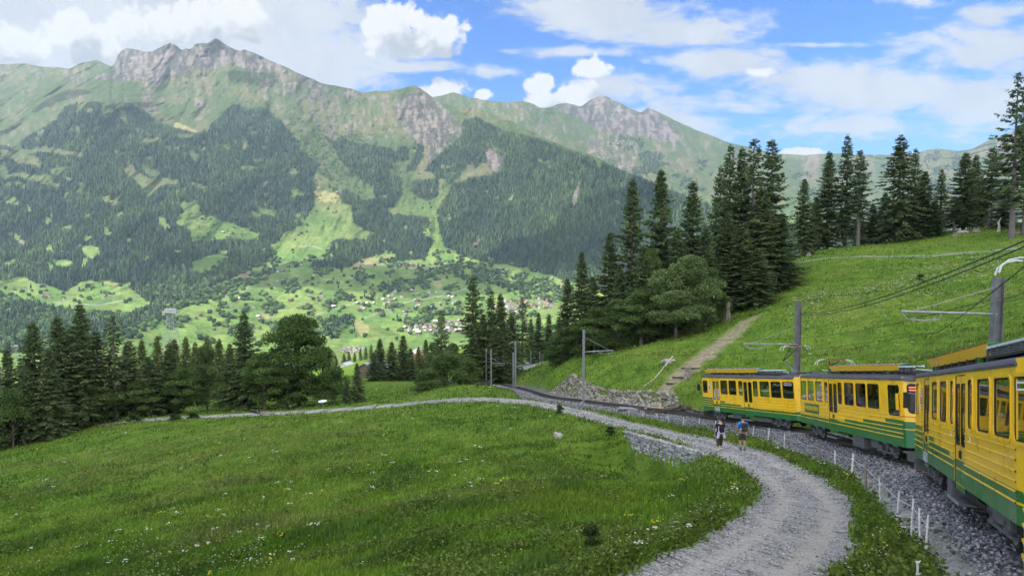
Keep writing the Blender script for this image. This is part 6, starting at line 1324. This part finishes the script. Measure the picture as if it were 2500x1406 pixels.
def pylon(px, top, base, D, wtop, wbase, label):
    p = at(px, base, D); zt = float(at(px, top, D)[2]); hh = zt - p[2]; root = empty('cableway_pylon', tuple(p), label, 'pylon'); b = MB(); t = .004 * hh
    for sx in (1, -1):
        for sy in (1, -1): b.tube([(sx * wbase / 2, sy * wbase / 2, -hh * .3), (sx * wtop / 2, sy * wtop / 2, hh)], t * 1.6, 5)
    for k in range(7):
        for sy in (1, -1):
            for q in (1, -1):
                w0, w1 = lerp(wbase, wtop, k / 7) / 2, lerp(wbase, wtop, (k + 1) / 7) / 2; b.tube([(-w0 * q, sy * w0, hh * k / 7), (w1 * q, sy * w1, hh * (k + 1) / 7)], t, 4); b.tube([(sy * w0, -w0 * q, hh * k / 7), (sy * w1, w1 * q, hh * (k + 1) / 7)], t, 4)
    b.build('lattice', GALV, root); b = MB(); b.box((0, 0, hh * 1.01), (wtop * 2.6, wtop * 1.4, hh * .05)); b.box((0, 0, hh * 1.08), (wtop * 2.0, wtop * .5, hh * .05)); b.box((-wtop * 1.0, 0, hh * .95), (wtop * .5, wtop * 1.6, hh * .04)); b.build('platform', GALV, root); return root
pylon(420, 762, 848, 1000, 8, 20, 'tall lattice cableway pylon standing in the bright valley meadow'); pylon(41, 845, 875, 600, 1.6, 3, 'small slim lift pylon at the left behind the dark spruces')
# ------------------------------------------------------------------ the two walkers
SKIN = mat('skin', (0.42, 0.25, 0.17), .6, var=.05); SKIN2 = mat('skin_pale', (0.50, 0.33, 0.25), .6, var=.05)
def skin_mesh(name, verts, edges, m, parent, root=0, sub=2):
    """one continuous surface grown over a skeleton of (x, y, z, radius) joints"""
    me = bpy.data.meshes.new(name); me.from_pydata([v[:3] for v in verts], edges, []); o = bpy.data.objects.new(name, me); COL.objects.link(o)
    o.modifiers.new('skin', 'SKIN').use_smooth_shade = True; s = o.modifiers.new('sub', 'SUBSURF'); s.levels = s.render_levels = sub
    for i, v in enumerate(verts):
        q = me.skin_vertices[0].data[i]; r = v[3]; q.radius = r if isinstance(r, tuple) else (r, r)
    me.skin_vertices[0].data[root].use_root = True
    dg = bpy.context.evaluated_depsgraph_get(); ev = o.evaluated_get(dg); nm = bpy.data.meshes.new_from_object(ev); bpy.data.objects.remove(o)
    nm.materials.clear(); nm.materials.append(m); nm.polygons.foreach_set('use_smooth', np.ones(len(nm.polygons), bool)); o = bpy.data.objects.new(name, nm); COL.objects.link(o); o.parent = parent; return o
def ell(mb, c, r, n=14, m=10, mi=0, cut=None):
    V = []; Fs = []
    for i in range(m + 1):
        th = math.pi * i / m
        for j in range(n): ph = 2 * math.pi * j / n; V.append((c[0] + r[0] * math.sin(th) * math.cos(ph), c[1] + r[1] * math.sin(th) * math.sin(ph), c[2] + r[2] * math.cos(th)))
    for i in range(m):
        for j in range(n): Fs.append((i * n + j, i * n + (j + 1) % n, (i + 1) * n + (j + 1) % n, (i + 1) * n + j))
    mb.add(V, Fs, mi)
def walker(px, py, D, H, heading, label, shirt, trousers, tlen, shoe, sock, hair, pack, skin, arms, legs, extra=None):
    root = empty('person', put(px, py, D), label, 'person', rz=heading); k = H / 1.75
    # skeleton: figure faces +y
    hipL, hipR = (-.095, 0, .90), (.095, 0, .90)
    V = [(0, 0, .94, (.155, .115)), (0, .01, 1.10, (.145, .10)), (0, .015, 1.28, (.165, .115)), (0, .0, 1.40, (.13, .085)), (0, .005, 1.475, .058), (0, .02, 1.53, .056), (0, .03, 1.60, (.072, .085)), (0, .03, 1.68, (.075, .092)), (0, .02, 1.735, (.05, .06))]; E = [(0, 1), (1, 2), (2, 3), (3, 4), (4, 5), (5, 6), (6, 7), (7, 8)]
    for s, (el, wr, hd) in zip((-1, 1), arms):
        b = len(V); V += [(s * .185, 0, 1.385, .062), (s * el[0], el[1], el[2], .042), (s * wr[0], wr[1], wr[2], .029), (s * hd[0], hd[1], hd[2], (.040, .022))]; E += [(3, b), (b, b + 1), (b + 1, b + 2), (b + 2, b + 3)]
        for q, (fx, fl) in enumerate(((-.027, .070), (-.009, .082), (.009, .078), (.027, .062))):
            c = len(V); V += [(s * hd[0] + fx * .3, hd[1] + fx, hd[2] - .045, .0095), (s * hd[0] - s * .012 + fx * .3, hd[1] + fx + .012, hd[2] - .045 - fl, .008)]; E += [(b + 3, c), (c, c + 1)]
        c = len(V); V += [(s * hd[0] - s * .03, hd[1] + .035, hd[2] - .005, .010), (s * hd[0] - s * .035, hd[1] + .055, hd[2] - .05, .009)]; E += [(b + 3, c), (c, c + 1)]
    for s, (kn, an, toe) in zip((-1, 1), legs):
        b = len(V); V += [(s * .095, 0, .86, .092), (s * kn[0], kn[1], kn[2], .058), (s * (kn[0] + an[0]) / 2, (kn[1] + an[1]) / 2 - .02, (kn[2] + an[2]) / 2 + .06, .056), (s * an[0], an[1], an[2], .036), (s * toe[0], toe[1], toe[2], (.04, .03))]; E += [(0, b), (b, b + 1), (b + 1, b + 2), (b + 2, b + 3), (b + 3, b + 4)]
    body = skin_mesh('body', [tuple(np.array(v[:3]) * k) + (tuple(np.array(v[3]) * k) if isinstance(v[3], tuple) else v[3] * k,) for v in V], E, skin, root)
    f = MB(); ell(f, (0, .118 * k, 1.615 * k), (.014 * k, .022 * k, .022 * k)); 
    for s in (-1, 1): ell(f, (s * .078 * k, .02 * k, 1.625 * k), (.012 * k, .025 * k, .034 * k))
    f.build('ear', skin, body, smooth=True)
    f = MB(); 
    for s in (-1, 1): ell(f, (s * .030 * k, .103 * k, 1.650 * k), (.012 * k, .008 * k, .008 * k))
    ell(f, (0, .106 * k, 1.572 * k), (.025 * k, .006 * k, .006 * k)); f.build('face', mat('face_dark', (.10, .05, .04), .6), body, smooth=True)
    h = MB(); n = 16; ell(h, (0, .012 * k, 1.685 * k), (.090 * k, .104 * k, .088 * k)); h.build('hair' if not isinstance(hair, tuple) else 'cap', hair[0] if isinstance(hair, tuple) else hair, root, smooth=True)
    # shirt with short sleeves
    SV = [(0, 0, .93, (.178, .135)), (0, .01, 1.10, (.165, .122)), (0, .015, 1.28, (.185, .135)), (0, .0, 1.405, (.15, .10)), (0, .003, 1.455, (.075, .07))]; SE = [(0, 1), (1, 2), (2, 3), (3, 4)]
    for s, (el, wr, hd) in zip((-1, 1), arms): b = len(SV); SV += [(s * .185, 0, 1.385, .080), (s * lerp(.185, el[0], .75), lerp(0, el[1], .75), lerp(1.385, el[2], .75), .066)]; SE += [(3, b), (b, b + 1)]
    skin_mesh('shirt', [tuple(np.array(v[:3]) * k) + (tuple(np.array(v[3]) * k) if isinstance(v[3], tuple) else v[3] * k,) for v in SV], SE, shirt, root)
    TV = [(0, 0, .95, (.172, .135)), (0, 0, .88, (.168, .13))]; TE = [(0, 1)]
    for s, (kn, an, toe) in zip((-1, 1), legs):
        b = len(TV); TV += [(s * .095, 0, .80, .112), (s * kn[0], kn[1], kn[2] + .02, .088)]; TE += [(1, b), (b, b + 1)]
        if tlen > .6: t = (tlen - .5) * 2; TV.append((s * lerp(kn[0], an[0], t), lerp(kn[1], an[1], t) - .01, lerp(kn[2], an[2], t), .074)); TE.append((b + 1, b + 2))
    skin_mesh('trousers' if tlen > .6 else 'shorts', [tuple(np.array(v[:3]) * k) + (tuple(np.array(v[3]) * k) if isinstance(v[3], tuple) else v[3] * k,) for v in TV], TE, trousers, root)
    for s, (kn, an, toe) in zip((-1, 1), legs):
        sm = MB(); A, T = Vector(an) * k, Vector(toe) * k; A.x *= s; T.x *= s; d = (T - A); d.z = 0; sm.tube([A + Vector((0, -.05 * k, .05 * k)), A + Vector((0, -.05 * k, -.045 * k))], [.046 * k, .052 * k], 10); sm.tube([A + Vector((0, -.06 * k, -.03 * k)), A.lerp(T, .5) + Vector((0, 0, -.005)), T + Vector((0, .05 * k, 0))], [.050 * k, .052 * k, .036 * k], 10); sm.build('shoe', shoe, root, smooth=True)
        if sock: sm = MB(); sm.tube([A + Vector((0, 0, .02 * k)), A + Vector((0, 0, .13 * k))], .047 * k, 10); sm.build('sock', sock, root, smooth=True)
    pm = MB()
    if pack: pm.box((0, -.20 * k, 1.24 * k), (.29 * k, .18 * k, .42 * k)); pm.box((0, -.30 * k, 1.14 * k), (.22 * k, .06 * k, .20 * k)); bp = pm.build('backpack', pack, root, bevel=.05); sp = MB()
    if pack:
        for s in (-1, 1): sp.tube([(s * .10 * k, -.12 * k, 1.42 * k), (s * .12 * k, .02 * k, 1.475 * k), (s * .13 * k, .14 * k, 1.36 * k), (s * .14 * k, .13 * k, 1.15 * k), (s * .14 * k, -.11 * k, 1.05 * k)], .018 * k, 6)
        sp.build('strap', pack, bp)
    if extra: extra(root, k)
    return root
NAVY = mat('navy_cloth', (.012, .014, .024), .9, var=.2, scale=8); OLIVE = mat('olive_cloth', (.060, .058, .030), .9, var=.2, scale=8); BLUE = mat('blue_cloth', (.022, .20, .58), .8, var=.15, scale=8); CHAR = mat('charcoal_cloth', (.045, .055, .058), .9, var=.2, scale=8); LILAC = mat('lilac_cloth', (.50, .50, .68), .9, var=.12, scale=10)
HAIRB = mat('brown_hair', (.045, .030, .020), .8, var=.3, scale=20); PACKG = mat('dark_pack', (.030, .033, .036), .7, var=.2, scale=8); SHOEW = mat('pale_shoe', (.50, .48, .42), .7); SHOEB = mat('blue_grey_shoe', (.10, .12, .17), .7); SOCKB = mat('blue_sock', (.14, .18, .34), .9)
def tied_jacket(root, k):
    b = MB(); b.box((0, -.15 * k, 1.02 * k), (.30 * k, .10 * k, .16 * k)); b.box((-.15 * k, -.13 * k, .88 * k), (.13 * k, .08 * k, .34 * k), (0, R(12), 0)); b.box((.15 * k, -.13 * k, .88 * k), (.13 * k, .08 * k, .36 * k), (0, R(-12), 0)); b.box((-.14 * k, -.13 * k, 1.2 * k), (.045 * k, .05 * k, .28 * k)); b.build('tied_jacket', LILAC, root, bevel=.03)
    b = MB(); b.box((0, -.185 * k, 1.17 * k), (.24 * k, .14 * k, .28 * k)); b.box((-.21 * k, -.05 * k, .93 * k), (.09 * k, .14 * k, .24 * k)); b.build('bag', NAVY, root, bevel=.03)
walker(1757, 1101, 33.6, 1.74, .15, 'person walking away in dark shirt, olive trousers and a lilac jacket tied behind', NAVY, OLIVE, .82, SHOEW, None, HAIRB, None, SKIN2,
       (((.23, -.02, 1.12), (.235, .04, .90), (.235, .06, .81)), ((.235, -.05, 1.12), (.245, -.02, .89), (.245, -.01, .80))), (((.10, .02, .49), (.105, -.04, .10), (.11, .10, .045)), ((.10, .06, .50), (.11, .12, .10), (.125, .26, .05))), tied_jacket)
def watch(root, k):
    b = MB(); b.tube([(.33 * k, .10 * k, .90 * k), (.34 * k, .105 * k, .87 * k)], .036 * k, 10); b.build('watch', RUB, root)
    b = MB()
    for s in (-1, 1): b.box((s * .15 * k, -.17 * k, 1.13 * k), (.05 * k, .10 * k, .05 * k))
    b.build('bottle', WHT, root)
walker(1812, 1103, 33.2, 1.76, .05, 'person walking away in bright blue shirt and shorts with a dark backpack', BLUE, CHAR, .52, SHOEB, SOCKB, (mat('black_cap', (.012, .012, .014), .8),), PACKG, SKIN,
       (((.25, .06, 1.14), (.20, .22, .98), (.17, .26, .95)), ((.27, -.02, 1.12), (.33, .10, .90), (.355, .14, .82))), (((.09, .07, .50), (.07, .02, .10), (.07, .16, .045)), ((.09, -.01, .50), (.07, -.12, .13), (.075, -.02, .05))), watch)
# passengers behind the glass
def passenger(car, key, t, y, shirt, hair, label):
    L = CARS[key][3]; M = car.matrix_basis; p = M @ Vector((t - L / 2, y, .65)); o = empty('person', p, label, 'person', 'passengers seen through the train windows'); o.rotation_euler = car.rotation_euler
    skin_mesh('body', [(0, 0, .50, (.17, .13)), (0, 0, .75, (.18, .12)), (.0, 0, .98, (.16, .10)), (0, 0, 1.07, .055), (.01, 0, 1.16, (.07, .08)), (.01, 0, 1.27, (.068, .08)), (.30, .09, .48, .085), (.30, -.09, .48, .085), (.42, .09, .12, .055), (.42, -.09, .12, .055), (0, .2, .95, .055), (.08, .24, .68, .045), (.26, .16, .62, .035), (0, -.2, .95, .055), (.08, -.24, .68, .045), (.26, -.16, .62, .035)], [(0, 1), (1, 2), (2, 3), (3, 4), (4, 5), (0, 6), (0, 7), (6, 8), (7, 9), (2, 10), (10, 11), (11, 12), (2, 13), (13, 14), (14, 15)], SKIN2, o)
    skin_mesh('shirt', [(0, 0, .48, (.19, .15)), (0, 0, .75, (.20, .14)), (0, 0, .97, (.18, .12)), (0, .2, .95, .075), (.06, .23, .75, .065), (0, -.2, .95, .075), (.06, -.23, .75, .065)], [(0, 1), (1, 2), (2, 3), (3, 4), (2, 5), (5, 6)], shirt, o)
    h = MB(); ell(h, (-.01, 0, 1.25), (.10, .088, .10)); h.build('hair', hair, o, smooth=True); return o
GREYC = mat('grey_cloth', (.30, .30, .31), .9); REDC = mat('rose_cloth', (.35, .17, .15), .9); HAIRG = mat('grey_hair', (.38, .36, .33), .8)
passenger(carB, 'B', 2.55, .55, REDC, HAIRG, 'passenger in rose top in the third large window of the middle car'); passenger(carB, 'B', 3.0, .75, GREYC, HAIRG, 'grey haired passenger nearest the cab in the middle car'); passenger(carB, 'B', 4.05, .65, GREYC, HAIRB, 'passenger in grey in the window left of the rose top'); passenger(carB, 'B', 5.3, .6, NAVY, HAIRB, 'dark clothed passenger beside the double door of the middle car')
passenger(carA, 'A', .75, .6, GREYC, HAIRB, 'passenger in the last window of the farthest car'); passenger(carA, 'A', 2.1, .6, GREYC, HAIRG, 'grey passenger in the window with the long pillar of the farthest car')
# ------------------------------------------------------------------ clouds overhead (out of frame) that shade parts of the land
cloud_mat, _nt, _b = new_mat('cloud'); _b.inputs['Base Color'].default_value = (.92, .92, .92, 1); _b.inputs['Roughness'].default_value = 1; _b.inputs['Specular IOR Level'].default_value = 0
CLOUD_Z = 2350.0
def cloud_over(target, rx, ry, seed, rot=0.0):
    t = (CLOUD_Z - target[2]) / SUN_DIR.z; c = Vector(target) + SUN_DIR * t
    bm = bmesh.new(); bmesh.ops.create_icosphere(bm, subdivisions=5, radius=1.0)
    V = np.array([v.co[:] for v in bm.verts]); n = fbm(V[:, 0] * 2.2 + seed * 3, V[:, 1] * 2.2 + V[:, 2], seed, 4) * .45
    V = V * (1 + n)[:, None]; V[:, 2] = np.where(V[:, 2] < 0, V[:, 2] * .35, V[:, 2])
    # the sun comes in slanting: keep the shade as wide as asked by building in the plane across the sun
    V = V * np.array([rx, ry, min(rx, ry) * .30])
    ca, sa = math.cos(rot), math.sin(rot); V[:, :2] = np.stack([V[:, 0] * ca - V[:, 1] * sa, V[:, 0] * sa + V[:, 1] * ca], 1)
    Fs = np.array([[v.index for v in f.verts] for f in bm.faces]); bm.free()
    o = mesh_obj('cloud', V, Fs, cloud_mat, smooth=True, loc=c); return tag(o, kind='structure')
def tgt(px, py): return at(px, py, float(SA.depth(px, py)))
cloud_over((60, 95, -12), 340, 170, 1, .5)
cloud_over(tgt(960, 695), 560, 250, 2, 0.1)
cloud_over(tgt(1215, 640), 300, 130, 7, 0.1)
cloud_over(tgt(1480, 560), 520, 250, 3, .3)
cloud_over(tgt(530, 655), 215, 150, 4, .2)
cloud_over(tgt(150, 238), 260, 210, 5)
cloud_over(tgt(610, 190), 200, 120, 6)
# ------------------------------------------------------------------ the air itself
hz = MB(); hz.box((900, 5200, 880), (16000, 15200, 2700)); 
hm = bpy.data.materials.new('haze_air'); hm.use_nodes = True; ht = NT(hm.node_tree); hm.node_tree.nodes.remove(hm.node_tree.nodes['Principled BSDF'])
pv = ht.new('ShaderNodeVolumePrincipled'); pv.inputs['Color'].default_value = (0.62, 0.82, 1.0, 1); pv.inputs['Density'].default_value = 4.3e-5; pv.inputs['Anisotropy'].default_value = 0.15
ht.l.new(pv.outputs[0], hm.node_tree.nodes['Material Output'].inputs['Volume'])
haze = hz.build('haze', hm); tag(haze, kind='stuff')
